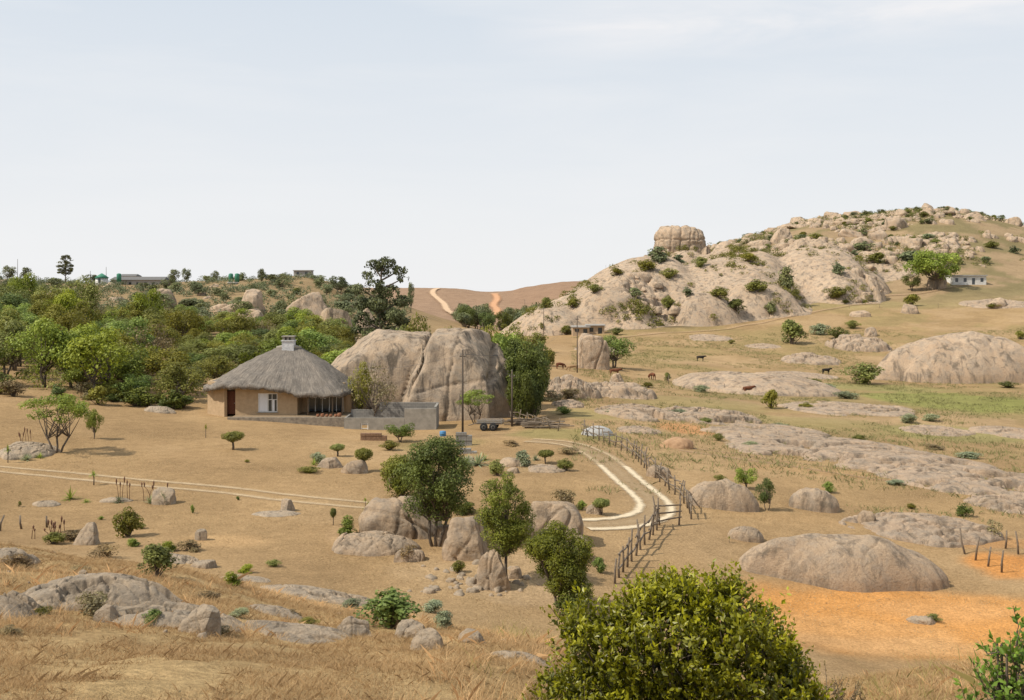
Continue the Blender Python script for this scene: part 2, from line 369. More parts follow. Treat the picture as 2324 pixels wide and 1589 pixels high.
def outcrop(u0,u1,v0,v1,h=None,dr=.7,asym=0.,rel=.25,mat=None,label='low flat granite slab exposed in dry grass',n=70,p=.75,d=None,bmax=1.3,brk=0,plainr=False):
    uc=(u0+u1)/2; y1=d if d else ground_at(uc,v1)[1]; a=(u1-u0)/2/F*y1; seed=int(uc*3+v1)%991
    if h is not None:
        y2=ground_at(uc,v0+h*.8*F/y1)[1]; b=min(max((y2-y1)/2,.22*a),bmax*a); yc=y1+b
    else:
        b=a*dr; yc=y1+b*.95; h=-(v0-V0)/F*yc-h1((uc-U0)/F*yc,yc)
    a=(u1-u0)/2/F*yc; xc=(uc-U0)/F*yc
    na=2*n+20; r=(np.linspace(0,1,n)**.85)[:,None]*1.14; th=np.linspace(0,2*np.pi,na,endpoint=False)[None]
    ct,st_=np.cos(th),np.sin(th)
    ol=1+.30*fbm(np.stack([ct[0]*1.3+seed,st_[0]*1.3,0*ct[0]],1),4,seed)[None]
    lx=(r*ct*ol); ly=(r*st_*ol); x=(xc+a*lx).ravel(); y=(yc+b*ly).ravel()
    rf=(r*np.ones_like(ct)).ravel(); pk=np.clip(1-rf**2,0,1)
    prof=pk**p*(1+asym*lx.ravel())
    rl=relief(x,y,max(a*.45,.4),seed) if not plainr else fbm(P3(x/(a*.35),y/(a*.35)),4,seed)*2.2-.5*np.exp(-((lx.ravel()-.35-.2*fbm(P3(x/(a*.3),y/(a*.3)),3,seed+2)-.3*ly.ravel())/.018)**2)-.5*np.exp(-((lx.ravel()+.3-.2*fbm(P3(x/(a*.3)+5,y/(a*.3)),3,seed+2)+.4*ly.ravel())/.018)**2)
    z=H(x,y)+h*prof+rel*h*rl*np.minimum(1,pk*3+.1)-np.where(rf>.98,(rf-.98)*h*3+.05*h,0)
    if brk:
        bn=fbm(np.stack([x/(a*.38),y/(a*.20),0*x],1),4,seed+33); z-=brk*h*1.5*sm(bn,.02,.2)
    i=(np.arange(n-1)[:,None]*na+np.arange(na)[None]).ravel(); j=(np.arange(n-1)[:,None]*na+((np.arange(na)+1)%na)[None]).ravel()
    V=np.stack([x-xc,y-yc,z-h1(xc,yc)],1)
    o=obj('rock_outcrop',mesh('rock_outcrop',V,np.stack([i,j,j+na,i+na],1),mat or G_TAN,True),(xc,yc,h1(xc,yc))); tag(o,label,'rock outcrop','granite outcrops'); return o
LD='smooth domed granite outcrop rising from the slope'
LS='low flat granite slab exposed in dry grass'
# the huge jointed boulder behind the house
def huge_boulder():
    dc=99.; x0=(944-U0)/F*dc; g0=h1(x0,dc); h=-(750-V0)/F*dc-g0; a=(1168-718)/2/F*dc
    Uv,Fc=ico(7); q=4.0; p=Uv/(np.abs(Uv)**q).sum(1)[:,None]**(1/q); P=p*np.array([a,6.3,h])
    P=P*(1+.10*fbm(P/6.,2,11)[:,None]); x,y,z=P.T; zz=np.clip(z/h,-1,1.2)
    xl=-1.1+2.6*zz+.5*fbm(P/2.2,3,12); left=sm(-(x-xl),0,.5); xr=7.6+.4*fbm(P/2.,3,13); rt=sm(x-xr,0,.4)
    P[:,1]+=left*3.4+rt*1.3; P[:,2]*=1-.05*left-.07*rt
    for nv,c_,sd in(((-.62,-.15,.77),8.3,-1),((-.85,-.4,.35),8.6,-1),((.25,-.55,.8),8.9,0),((.1,-.95,.25),6.6,1),((.8,-.3,.55),9.0,1)):
        nl=np.array(nv)/np.linalg.norm(nv); dd=(P@nl)+.35*fbm(P/3.,2,23); ex=np.maximum(dd-c_,0)*((x<xl) if sd<0 else (x>xl) if sd>0 else 1); P-=nl*ex[:,None]*.85
    dirn=unit(p*np.array([1,1.2,1.3])); x,y,z=P.T
    gv=1.7*np.exp(-((x-xl)/.32)**2)+.8*np.exp(-((x-xr)/.2)**2)
    xa=3.2+1.2*zz+.8*fbm(P/3.,3,14); gv+=.25*np.exp(-((x-xa)/.10)**2)
    za=2.6+.2*x+.9*fbm(P/4.+9,3,16); gv+=.12*np.exp(-((z-za)/.12)**2)*(x>xl)
    fl=fbm(np.stack([x*.6,y*.6,z*.18],1),3,17)*.36+fbm(P*.9,4,18)*.16
    P=P+dirn*(fl-gv)[:,None]
    tag(obj('boulder',mesh('boulder',P,Fc,G_BIG,True),(x0,dc,g0)),'huge flat-topped granite boulder split by deep vertical cracks','boulder','granite boulders')
huge_boulder()
# hill rock mass : smooth union of whaleback domes with joints
HMx=np.arange(-8,152,.58); HMy=np.arange(258,425,.58); XX,YY=np.meshgrid(HMx,HMy); hxm=XX.ravel(); hym=YY.ravel(); hh0=H(hxm,hym); acc=np.zeros(len(hxm)); KB=1.5
wpx=hxm+2.4*fbm(P3(hxm/13,hym/13),3,61); wpy=hym+2.4*fbm(P3(hxm/13+50,hym/13),3,62)
for ul,up,ur,vt,dc,b in[(1130,1345,1480,652,298,20),(1190,1505,1580,574,334,38),(1230,1420,1540,606,320,30),(1395,1660,1810,582,328,38),(1440,1720,1800,566,347,28),(1700,1880,1978,553,348,34),(1560,1650,1760,558,368,26),(1280,1380,1490,645,288,10),
 (1500,1585,1690,656,288,11),(1470,1545,1630,560,388,20),(1940,2010,2080,587,385,20),(1600,1700,1820,640,298,12),(1840,1900,1970,628,322,12),(1170,1240,1340,692,284,10),(1380,1440,1510,668,284,10),(1740,1850,1990,550,378,28),(1690,1740,1800,592,330,10),(1900,1950,2010,602,350,12)]:
    xl,xp,xr=[(q_-U0)/F*dc for q_ in(ul,up,ur)]; hp_=-(vt-V0)/F*dc-h1(xp,dc)-.8
    dx=wpx-xp; rx=np.where(dx<0,dx/(xl-xp),dx/(xr-xp)); ry=(wpy-dc)/b; q_=1-rx**2-ry**2
    acc+=np.exp(np.where(q_>0,hp_*np.maximum(q_,0)**.82,np.maximum(q_*4,-16))/KB)
best=KB*np.log(acc+1e-6)
msk=sm(fbm(P3(hxm/20,hym/20),2,71)+.10*sm(hxm,60,90)-.12,-.04,.12)
rl=relief(hxm,hym,13,72); rl2=relief(hxm,hym,4.4,75)
up_=sm(best,0,2.5); hm=hh0+np.maximum(best,-2)+up_*(rl*(.45+1.9*msk)+rl2*(.08+.95*msk)+.3*fbm(P3(hxm/5,hym/5),3,79))-(best<=0)*.6
nx_=len(HMx); ny_=len(HMy); i=(np.arange(ny_-1)[:,None]*nx_+np.arange(nx_-1)[None]).ravel(); FQ=np.stack([i,i+1,i+1+nx_,i+nx_],1)
FQ=FQ[(best[FQ].max(1)>-.6)]
us,inv=np.unique(FQ,return_inverse=True); FQ=inv.reshape(FQ.shape)
def hill_rock_top(x,y):
    i_=int(round((x+8)/.58)); j_=int(round((y-258)/.58))
    if 0<=i_<nx_ and 0<=j_<ny_: return max(float(hm[j_*nx_+i_]),h1(x,y))
    return h1(x,y)
tag(obj('granite_hillside',mesh('granite_hillside',np.stack([hxm,hym,hm],1)[us],FQ,G_FAR,True)),'fractured granite whalebacks covering the rocky hill','rock outcrop')['kind']='structure'
# crowning boulder: squat block with vertical joints
def crown_block():
    dc=395.; x0=(1542-U0)/F*dc; zt=-(513-V0)/F*dc; a=(1596-1488)/2/F*dc; Uv,Fc=ico(6); q=3.6; p=Uv/(np.abs(Uv)**q).sum(1)[:,None]**(1/q)
    P=p*np.array([a,a*.9,8.0]); P=P*(1+.12*fbm(P/7.,3,5)[:,None]); x,y,z=P.T; gv=0
    for xc_,s_ in((-4.6,.5),(-1.0,.7),(2.8,.6),(5.8,.4)):
        gv=gv+s_*np.exp(-((x-xc_-.6*fbm(P/3.+xc_,3,6)-.08*z)/.3)**2)
    gv=gv+.5*np.exp(-((z-2.6-.7*fbm(P/3.,3,8))/.3)**2)
    P=P+unit(p)*(fbm(P/2.,4,9)*.8-gv)[:,None]
    tag(obj('boulder',mesh('boulder',P,Fc,G_FAR,True),(x0,dc,zt-8.2)),'squat blocky boulder crowning the granite hill','boulder','granite boulders')
crown_block()
for u0,u1,v0,dq in((1470,1496,552,380),(1592,1615,548,381),(1500,1530,560,376),(1455,1475,562,378)):
    rock(u0,u1,v0,590,1.0,.8,.12,4,G_FAR,6,1,d=dq,label='angular granite boulder high on the rocky hill')
for t in[(1848,1890,505,545),(1942,1990,507,540),(2025,2090,520,555),(2090,2165,515,550),(1700,1760,545,580),(1790,1850,540,575),(1880,1950,530,570),(1620,1670,548,575),(1750,1800,520,550)]:
    rock(*t,.9,.6,.16,4,G_FAR,8,2,d=440+(t[0]%50),label='angular granite boulder high on the rocky hill')
# right field outcrops
LL_='large low domed boulder at the edge of orange soil'
outcrop(1990,2390,758,872,dr=.6,rel=.06,mat=G_FAR,label=LD,n=100,p=.62,plainr=True)
outcrop(1690,2160,1217,1340,dr=.42,rel=.07,label=LL_,n=120,p=.55,plainr=True)
outcrop(1555,1730,1090,1158,dr=.5,rel=.08,p=.5,label='low rounded boulder on dry field',plainr=True)
outcrop(1796,1902,1108,1162,dr=.7,rel=.08,p=.45,label='low rounded boulder on dry field',plainr=True)
outcrop(1653,1738,1195,1230,dr=.6,rel=.12,p=.5,label='low rounded boulder on dry field')
outcrop(1520,1885,836,897,h=2.6,rel=.10,mat=G_FAR,label=LD,n=90,p=.7)
for t in[(1690,1770,777,792,.4),(1765,1905,783,828,1.6),(1880,2015,748,800,2.6),(1240,1360,845,905,2.0),(1320,1500,846,905,1.6),(1340,1570,890,955,.9),(1480,1730,900,965,.8),(1600,1920,922,1008,.65),(1670,2080,942,1045,.65),(1790,2230,980,1080,.65),
 (1980,2460,1005,1135,.65),(1770,2070,902,945,.6),(1640,1900,1000,1045,.45),(1930,2280,1152,1240,.7),(2180,2340,668,702,1.2),(1240,1430,730,755,.8),(2190,2350,1118,1165,.5),(1540,1710,690,724,.6),(1250,1330,905,925,.6),(1400,1500,955,985,.4),(2050,2200,960,990,.4),(1560,1660,755,775,.5),(1720,1900,840,860,.5),(2220,2420,960,1000,.5),(1300,1420,780,800,.5),(1190,1290,860,890,1.5)]:
    bigs=t[1]-t[0]>200
    outcrop(*t[:4],h=t[4],rel=.22,mat=G_SLAB,p=.5,bmax=1.1,brk=.9 if bigs and t[3]>900 and t[3]<1200 else .3,n=110 if bigs else 70)
rock(1313,1380,752,838,.9,1.3,.08,5,G_FAR,2,3,label='upright granite boulder beside a bushy tree')
for t in[(2150,2250,1185,1225,.6,.3),(1930,1975,705,720,.8,.3),(2040,2085,690,712,.8,.4),(2108,2145,628,657,.9,.6),(2240,2290,678,700,.8,.4),(1900,1940,760,785,.7,.5),(1950,1990,775,795,.7,.5),(1270,1320,850,875,.8,.5),(1380,1420,850,872,.8,.5),(1700,1740,985,1000,.6,.4),(1960,1990,745,765,.8,.5)]:
    rock(*t,rough=.14,lv=4,mat=G_FAR,cuts=5)
# yard rocks
for t in[(822,998,1130,1222,.8,.8),(1016,1118,1163,1272,.9,1.),(1086,1158,1248,1342,.9,1.4),(1176,1314,1145,1236,.8,.6),(893,962,1246,1277,.8,.5),(990,1040,1180,1240,.9,.8),(1230,1330,1215,1270,.8,.5),(1000,1030,1235,1262,.8,.6),(1150,1185,1285,1315,.8,.6),
 (722,776,1038,1064,.8,.3),(776,836,1045,1075,.8,.3),(1135,1200,1040,1060,.8,.3),(636,668,1133,1162,.8,.6),(1328,1362,1145,1168,.8,.5),(442,470,1202,1227,.8,.7),(345,398,1108,1146,.8,.4),(880,930,1075,1100,.8,.4),(1040,1075,1035,1050,.8,.4),(1150,1180,1060,1075,.8,.4),(1465,1520,1055,1085,.7,.4),(2210,2262,1128,1150,.7,.4),(1945,1990,1160,1190,.7,.3)]:
    rock(*t,rough=.14,lv=5 if t[1]-t[0]>65 else 4,mat=G_TAN if t[0]>700 else G_GREY,cuts=5)
for t in[(755,945,1196,1264,.7),(1195,1285,1050,1074,.3),(0,122,988,1046,.7),(72,135,1134,1151,.2),(330,398,920,938,.5),(575,682,1155,1173,.15),(228,305,1127,1141,.2)]:
    outcrop(*t[:4],h=t[4],rel=.18,p=.6,mat=G_TAN if t[0]>700 else G_GREY)
# foreground rocks
LG='weathered lichen-speckled granite slab sunk in dry grass'
for t in[(50,415,1246,1392,.40),(-150,114,1290,1412,.42),(235,570,1350,1428,.2),(600,850,1288,1365,.30),(550,800,1400,1462,.12),(500,620,1278,1320,.15),(560,700,1362,1400,.12),(340,460,1235,1280,.25),(1120,1260,1460,1500,.1),(-40,90,1235,1285,.25)]:
    outcrop(*t[:4],h=t[4],rel=.13,mat=G_GREY,label=LG,n=100,p=.75,bmax=.75,brk=.3)
for t in[(405,505,1382,1440,.7,1.),(170,222,1190,1238,.8,.9),
 (890,960,1404,1448,.8,.9),(925,1012,1438,1475,.7,.6),(755,850,1400,1445,.7,.7),(1040,1110,1433,1460,.7,.6),(2060,2130,1402,1418,.6,.4),(215,275,1375,1415,.8,.8),(430,500,1272,1290,.6,.5)]:
    rock(*t,rough=.18,lv=5 if t[1]-t[0]>60 else 4,mat=G_GREY,cuts=8,label='rough grey stone poking out of dry grass',hmin=.12)
# left hill rocks
for t in[(635,748,657,705,.7,.3),(545,600,655,700,.9,.6),(500,560,675,700,.7,.3),(720,800,702,745,.7,.5),(520,620,705,735,.7,.3),(80,140,690,735,.8,.4),(810,870,700,765,.9,.5),(20,70,660,700,.8,.4),(85,120,655,690,.9,.5),(340,400,660,690,.8,.4)]:
    rock(*t,rough=.14,lv=4,mat=G_FAR,cuts=6,label='granite boulder among scrubby hillside trees',d=130+ (800-t[3])*1.1 if t[3]>690 else 260)
# scattered boulder prototypes
PR=[mesh('boulder',*rockv(4,1,1,.85,100+k,.26,.8,11,2),G_FAR,True) for k in range(9)]
def at(u,d): x=(u-U0)/F*d; return x,d
def scatter_boulder(u,d,s,lab='granite boulder lying on the rocky hillside'):
    x,y=at(u,d); o=obj('boulder',random.choice(PR),(x,y,hill_rock_top(x,y)-s*.05),(random.uniform(-.3,.3),random.uniform(-.3,.3),random.uniform(0,6.28)),(s*random.uniform(.8,1.5),s*random.uniform(.8,1.3),s*random.uniform(.6,1.1)))
    tag(o,lab,'boulder','granite boulders')
cu=R.uniform(1230,2440,16000); cd=R.uniform(330,560,16000); cx=(cu-U0)/F*cd; cz=H(cx,cd); cv=V0-cz/cd*F
cn=fbm(P3(cx/22,cd/22),3,77)
ok=((cv<600+30*cn)|((cv<640)&(cn>.15)&(cu<2050)))&(cn>-.15)
hill=[(u,d_) for u,d_ in zip(cu[ok],cd[ok])]
for u,d_ in hill[:160]: scatter_boulder(u,d_,random.choice([1.3,1.8,2.4,3.2,4.6]))
for k in range(20): scatter_boulder(R.uniform(0,900),R.uniform(230,420),random.uniform(1.2,3.2),'granite boulder among scrubby hillside trees')
def stuff_rocks(name,pts,smin,smax,label):
    Uv,Fc=ico(3); Vs=[];Fs=[]
    base=[rockv(3,1,1,.85,200+k,.26,.8,9,1)[0] for k in range(6)]
    for j,(x,y,z) in enumerate(pts):
        s=smin+(smax-smin)*R.random()**2; a=R.uniform(0,6.28); ca,sa=math.cos(a),math.sin(a)
        b=base[j%6]*np.array([s,s*R.uniform(.7,1.2),s*R.uniform(.6,1.1)]); Vs.append(np.stack([b[:,0]*ca-b[:,1]*sa+x,b[:,0]*sa+b[:,1]*ca+y,b[:,2]+z],1)); Fs.append(Fc+j*len(Uv))
    o=obj(name,mesh(name,np.concatenate(Vs),np.concatenate(Fs),G_FAR if smax>1 else G_GREY,True)); o['kind']='stuff'; tag(o,label,'rocks')
hp=hill[160:1900]; hx=np.array([(u-U0)/F*d_ for u,d_ in hp]); hy=np.array([d_ for u,d_ in hp]); hz=[hill_rock_top(a,b) for a,b in zip(hx,hy)]
jm=np.where((msk>.7)&(best>2))[0]; jm=jm[R.permutation(len(jm))[:200]]
stuff_rocks('scattered_rocks',list(zip(hx,hy,hz))+[(hxm[q],hym[q],hm[q]-.3) for q in jm],.4,2.6,'countless loose granite rocks strewn over the hillside')
fy=np.sqrt(R.uniform(12**2,27**2,60)); fx=R.uniform(-.55,.25,60)*fy; fz=H(fx,fy)
stuff_rocks('loose_stones',list(zip(fx,fy,fz)),.03,.09,'small loose stones in dry grass')
q=[ground_at(u,v) for u,v in [(R.normal(1090,60),R.normal(1325,16)) for _ in range(90)]]
stuff_rocks('stone_rubble',q,.06,.24,'rubble of broken stones below the trees')
# ---------------------------------------------------------------- plants
def leafq(Cn,D,L,W,r,fold=0,N=None):
    n=len(Cn); s=unit(np.cross(D,unit(r.normal(size=(n,3))) if N is None else N)); L=np.asarray(L)[:,None]; W=np.asarray(W)[:,None]
    if fold:
        up=np.cross(D,s); V=np.stack([Cn,Cn+D*L*.5+s*W*.5+up*W*fold,Cn+D*L,Cn+D*L*.5-s*W*.5+up*W*fold],1).reshape(-1,3)
        b=np.arange(n)*4; Fs=np.concatenate([np.stack([b,b+1,b+2],1),np.stack([b,b+2,b+3],1)])
    else:
        V=np.stack([Cn,Cn+D*L*.5+s*W*.5,Cn+D*L,Cn+D*L*.5-s*W*.5],1).reshape(-1,3); b=np.arange(n)*4; Fs=np.stack([b,b+1,b+2,b+3],1)
    return V,Fs
def crown_from(lobes,nl,ls,seed,hole=-.12,freq=7,flat=.8):
    r=np.random.default_rng(seed); lobes=np.array(lobes); w=lobes[:,3]**2; w/=w.sum(); li=r.choice(len(lobes),nl,p=w)
    dr=unit(r.normal(size=(nl,3))+np.array([0,0,.3])); rad=lobes[li,3]*r.uniform(.4,1.1,nl)**.6
    c=lobes[li,:3]+dr*rad[:,None]*np.array([1,1,flat])
    kp=fbm(c*freq+seed,2,seed)>hole; c=c[kp];dr=dr[kp];li=li[kp];rad=rad[kp]; m=len(c)
    N=unit(dr*.9+r.normal(size=c.shape)*.5+np.array([0,0,.35])); D=unit(np.cross(N,r.normal(size=c.shape)))
    L=ls*r.uniform(.7,1.4,m); V,Fs=leafq(c-D*L[:,None]*.5,D,L,L*.65,r,0,N)
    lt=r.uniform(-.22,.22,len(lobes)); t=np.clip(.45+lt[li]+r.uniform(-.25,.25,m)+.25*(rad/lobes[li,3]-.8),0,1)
    return V,Fs,np.repeat(t,4)
def tree_proto(seed,nlobe=22,nl=4500,ls=.038,cz=.58,rx=.37,rz=.31,lr=(.12,.20),trunk=.25,mat=L_OL,tr=.020,flat=.85,hole=-.22,freq=7,stems=2,asp=1.):
    r=np.random.default_rng(seed); lob=[]
    for k in range(nlobe):
        dv=unit(r.normal(size=(1,3)))[0]*r.uniform(.35,1)**.5; lrad=r.uniform(*lr)
        lob.append((dv[0]*rx,dv[1]*rx,(cz+dv[2]*rz)*asp,lrad))
    V,Fs,t=crown_from(lob,nl,ls,seed,hole,freq,flat)
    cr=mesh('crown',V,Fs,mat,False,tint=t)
    geo=[]
    tops=[]
    for s in range(stems):
        tp=np.array([r.normal()*.04+(s-(stems-1)/2)*.12,r.normal()*.05,trunk*asp]); b0=np.array([(s-(stems-1)/2)*.03,0,-.04])
        geo.append(tube([b0,b0*.5+tp*.5+np.array([r.normal()*.015,r.normal()*.015,0]),tp],[tr*1.25,tr,tr*.85],7)); tops.append(tp)
    for l in lob:
        tp=tops[int(r.integers(len(tops)))]; e=np.array(l[:3]); m=tp*.5+e*.5+r.normal(size=3)*.03; m[2]-=.03
        geo.append(tube([tp-np.array([0,0,.02]),m,e],[tr*.6,tr*.4,tr*.12],5,False))
    V,Fs=join(geo); tm=mesh('trunk',V,Fs,BARK,True)
    return tm,cr,asp
def put_tree(pr,x,y,w,h,label,name='tree',group='scattered trees',rot=None,z=None,tilt=0):
    e=thing(name,label,'tree',(x,y,(h1(x,y) if z is None else z)-.03*h),(0,tilt,random.uniform(0,6.28) if rot is None else rot),(w,w,h/pr[2]),group)
    obj('trunk',pr[0],parent=e); obj('crown',pr[1],parent=e); return e
def put_shrub(me,x,y,w,h,label,name='shrub',group='scattered shrubs',cat='shrub',z=None):
    return tag(obj(name,me,(x,y,(h1(x,y) if z is None else z)-.02*h),(0,0,random.uniform(0,6.28)),(w,w,h)),label,cat,group)
def shrub_proto(seed,nl=2300,ls=.068,mat=L_OL,n=14,hole=-.2,lr=(.16,.26)):
    r=np.random.default_rng(seed); lob=[]
    for k in range(n):
        a=r.uniform(0,6.28); q=r.uniform(0,.33); zz=r.uniform(.15,.80)*(1-q*.6); lob.append((math.cos(a)*q,math.sin(a)*q,zz,r.uniform(*lr)))
    V,Fs,t=crown_from(lob,nl,ls,seed,hole,5,.9); 
    st=[tube([(0,0,-.05),(l[0]*.5,l[1]*.5,l[2]*.5),l[:3]],[.02,.014,.005],4,False) for l in lob]
    SV,SF=join(st); V2=np.concatenate([V,SV]); Fs2=[Fs]+[f+len(V) for f in SF]
    me=mesh('shrub',V2,Fs2,mat,False,tint=np.concatenate([t,np.full(len(SV),.2)])); me.materials.append(BARK)
    mi=np.zeros(len(me.polygons),np.int32); mi[len(Fs):]=1; me.polygons.foreach_set('material_index',mi); return me
def uvtree(pr,u0,u1,v0,v1,label,ub=None,d=None,**k):
    ub=ub if ub is not None else (u0+u1)/2
    if d: x,y=at(ub,d)
    else: x,y,_=ground_at(ub,v1)
    z=h1(x,y); w=(u1-u0)/F*y; h=-(v0-V0)/F*y-z
    return put_tree(pr,x,y,w*1.02,h*1.0,label,**k)
def uvshrub(me,u,v1,wpx,hpx,label,**k):
    x,y,_=ground_at(u,v1); return put_shrub(me,x,y,wpx/F*y,hpx/F*y,label,**k)
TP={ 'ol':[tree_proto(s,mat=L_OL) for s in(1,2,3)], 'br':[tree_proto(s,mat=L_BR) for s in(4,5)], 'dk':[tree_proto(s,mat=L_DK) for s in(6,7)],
 'far':[tree_proto(s,mat=L_HAZE,nl=1800,ls=.06) for s in(8,9,10)],'thin':[tree_proto(s,mat=L_BN,nl=1700,ls=.036,hole=-.02) for s in(11,12)]}
SH={'ol':[shrub_proto(s,mat=L_OL) for s in(21,22,23)],'br':[shrub_proto(s,mat=L_BR) for s in(24,25)],'bn':[shrub_proto(s,mat=L_BN,nl=1700) for s in(26,27)],'far':[shrub_proto(s,mat=L_HAZE,nl=1100,ls=.10) for s in(28,29,30)],'dk':[shrub_proto(s,mat=L_DK) for s in(31,32)],'gg':[shrub_proto(33,mat=L_GREY)]}
kinds=['ol','ol','ol','ol','br','br','br','dk','thin','br','ol','br']
nT=0
grid=[]
for k in range(4000):
    if nT>=240: break
    dd=math.sqrt(R.uniform(94**2,205**2)); u=R.uniform(-190,800)
    if dd<110 and u>430: continue
    if u>700 and dd<112: continue
    x,y=at(u,dd)
    if any((x-a)**2+(y-b)**2<(1.9+dd*.007)**2 for a,b in grid): continue
    grid.append((x,y)); kd=random.choice(kinds); w=R.uniform(4.0,8.0); h=w*R.uniform(.6,.95)*(1.15 if u<200 else 1.)
    if R.random()<.12: h*=1.3
    if u>420: h*=.8
    put_tree(random.choice(TP[kd]),x,y,w,h,{'ol':'olive green scrub tree in the hillside wood','br':'fresh green leafy tree in the hillside wood','dk':'dark green tree in the hillside wood','thin':'sparse brownish tree in the hillside wood'}[kd],group='trees of the hillside wood'); nT+=1
for k in range(95):
    dd=R.uniform(200,440); u=R.uniform(-80,890); x,y=at(u,dd); s=R.uniform(3.5,8)
    if k<50: put_tree(random.choice(TP['far']),x,y,s,s*.7,'distant haze-tinted green tree on the village ridge',group='trees on the far ridge')
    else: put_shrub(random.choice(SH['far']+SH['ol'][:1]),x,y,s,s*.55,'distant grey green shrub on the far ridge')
for k in range(40):
    u=R.uniform(-50,445) if k<22 else R.uniform(640,800); dd=R.uniform(91,96) if u<445 else R.uniform(106,125); x,y=at(u,dd); s=R.uniform(1.4,3)
    put_shrub(random.choice(SH[random.choice(['ol','dk','bn'])]),x,y,s,s*.7,'bushy shrub at the edge of the wood')
def scrub(name,pts,smin,smax,nl,ls,mat,label,seed):
    r=np.random.default_rng(seed); lob=[]
    for x,y,z in pts:
        s=r.uniform(smin,smax)
        for q in range(3): lob.append((x+r.normal()*s*.5,y+r.normal()*s*.5,z+s*r.uniform(.1,.6),s*r.uniform(.5,.8)))
    V,Fs,t=crown_from(lob,nl,ls,seed,-.4,.5,.8); o=obj(name,mesh(name,V,Fs,mat,False,tint=t)); o['kind']='stuff'; tag(o,label,'undergrowth')
dd=np.sqrt(R.uniform(95**2,210**2,600)); uu_=R.uniform(-190,800,600); kk_=(dd>110)|(uu_<430); dd=dd[kk_];uu_=uu_[kk_]; xx_=(uu_-U0)/F*dd
scrub('undergrowth',list(zip(xx_,dd,H(xx_,dd))),.6,1.7,56000,.24,L_OL,'dense olive undergrowth between the trees',301)
dd=R.uniform(205,470,950); uu_=R.uniform(-150,930,950); xx_=(uu_-U0)/F*dd
scrub('ridge_scrub',list(zip(xx_,dd,H(xx_,dd))),.8,2.6,95000,.42,L_HAZE,'scrubby bushes covering the village ridge',302)
random.shuffle(hill); hs_=[((u-U0)/F*d_,d_) for u,d_ in hill[:1300]]
scrub('hill_scrub',[(a,b,hill_rock_top(a,b)) for a,b in hs_],.6,2.5,84000,.42,L_OL,'olive scrub growing between hillside boulders',303)
low=(rl<-.4)&(best>1.2)&((msk>.15)|(R.random(len(rl))<.25)); li_=np.where(low)[0]; li_=li_[R.permutation(len(li_))[:720]]
scrub('crevice_scrub',[(hxm[q],hym[q],hm[q]) for q in li_],.5,2.1,58000,.38,L_OL,'scrub growing in crevices of the granite',304)
for u,d_ in hill[:95]:
    x,y=at(u+R.uniform(-9,9),d_+R.uniform(-8,4)); s=R.uniform(2.2,6); put_shrub(random.choice(SH['far']+SH['ol']),x,y,s,s*.6,'scrubby bush growing between hillside boulders',group='bushes on the rocky hill',z=hill_rock_top(x,y))
for k in range(34):
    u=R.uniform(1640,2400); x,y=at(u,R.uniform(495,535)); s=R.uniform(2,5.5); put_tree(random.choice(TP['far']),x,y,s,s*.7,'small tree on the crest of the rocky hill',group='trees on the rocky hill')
for u,v,w,h in[(1590,640,40,28),(1495,640,60,40),(1470,650,50,30),(1517,692,38,32),(1785,665,45,60),(1715,680,60,35),(1750,685,40,30),(1660,545,40,22),(1635,553,45,25),(1900,640,40,30),(2080,560,80,40),(1960,520,50,25),(1840,535,40,25),(1900,655,60,28),(1990,560,60,30),(2300,525,30,20),(2250,520,40,20),(1560,690,30,22),(1440,690,40,25),(1300,690,40,24),(1240,720,40,30),(1630,695,50,30),(1400,655,40,20),(1350,690,40,20),(1670,690,60,30),(1520,655,50,26),(1540,625,40,22),(1700,640,50,26)]:
    dd=285+max(0,(690-v))*.75
    x,y=at(u,dd); z=hill_rock_top(x,y); put_shrub(random.choice(SH['ol']+SH['far']),x,y,w/F*y,h/F*y,'olive green bush between granite outcrops',group='bushes on the rocky hill',z=z-.3)
ACA=tree_proto(50,24,7500,.03,cz=.62,rx=.40,rz=.26,lr=(.10,.17),trunk=.3,mat=L_BR,flat=.7,asp=.72)
uvtree(ACA,2050,2192,562,658,'broad spreading bright green tree beside a white house')
uvtree(TP['ol'][0],2045,2095,620,660,'dark bush tree beside spreading green tree')
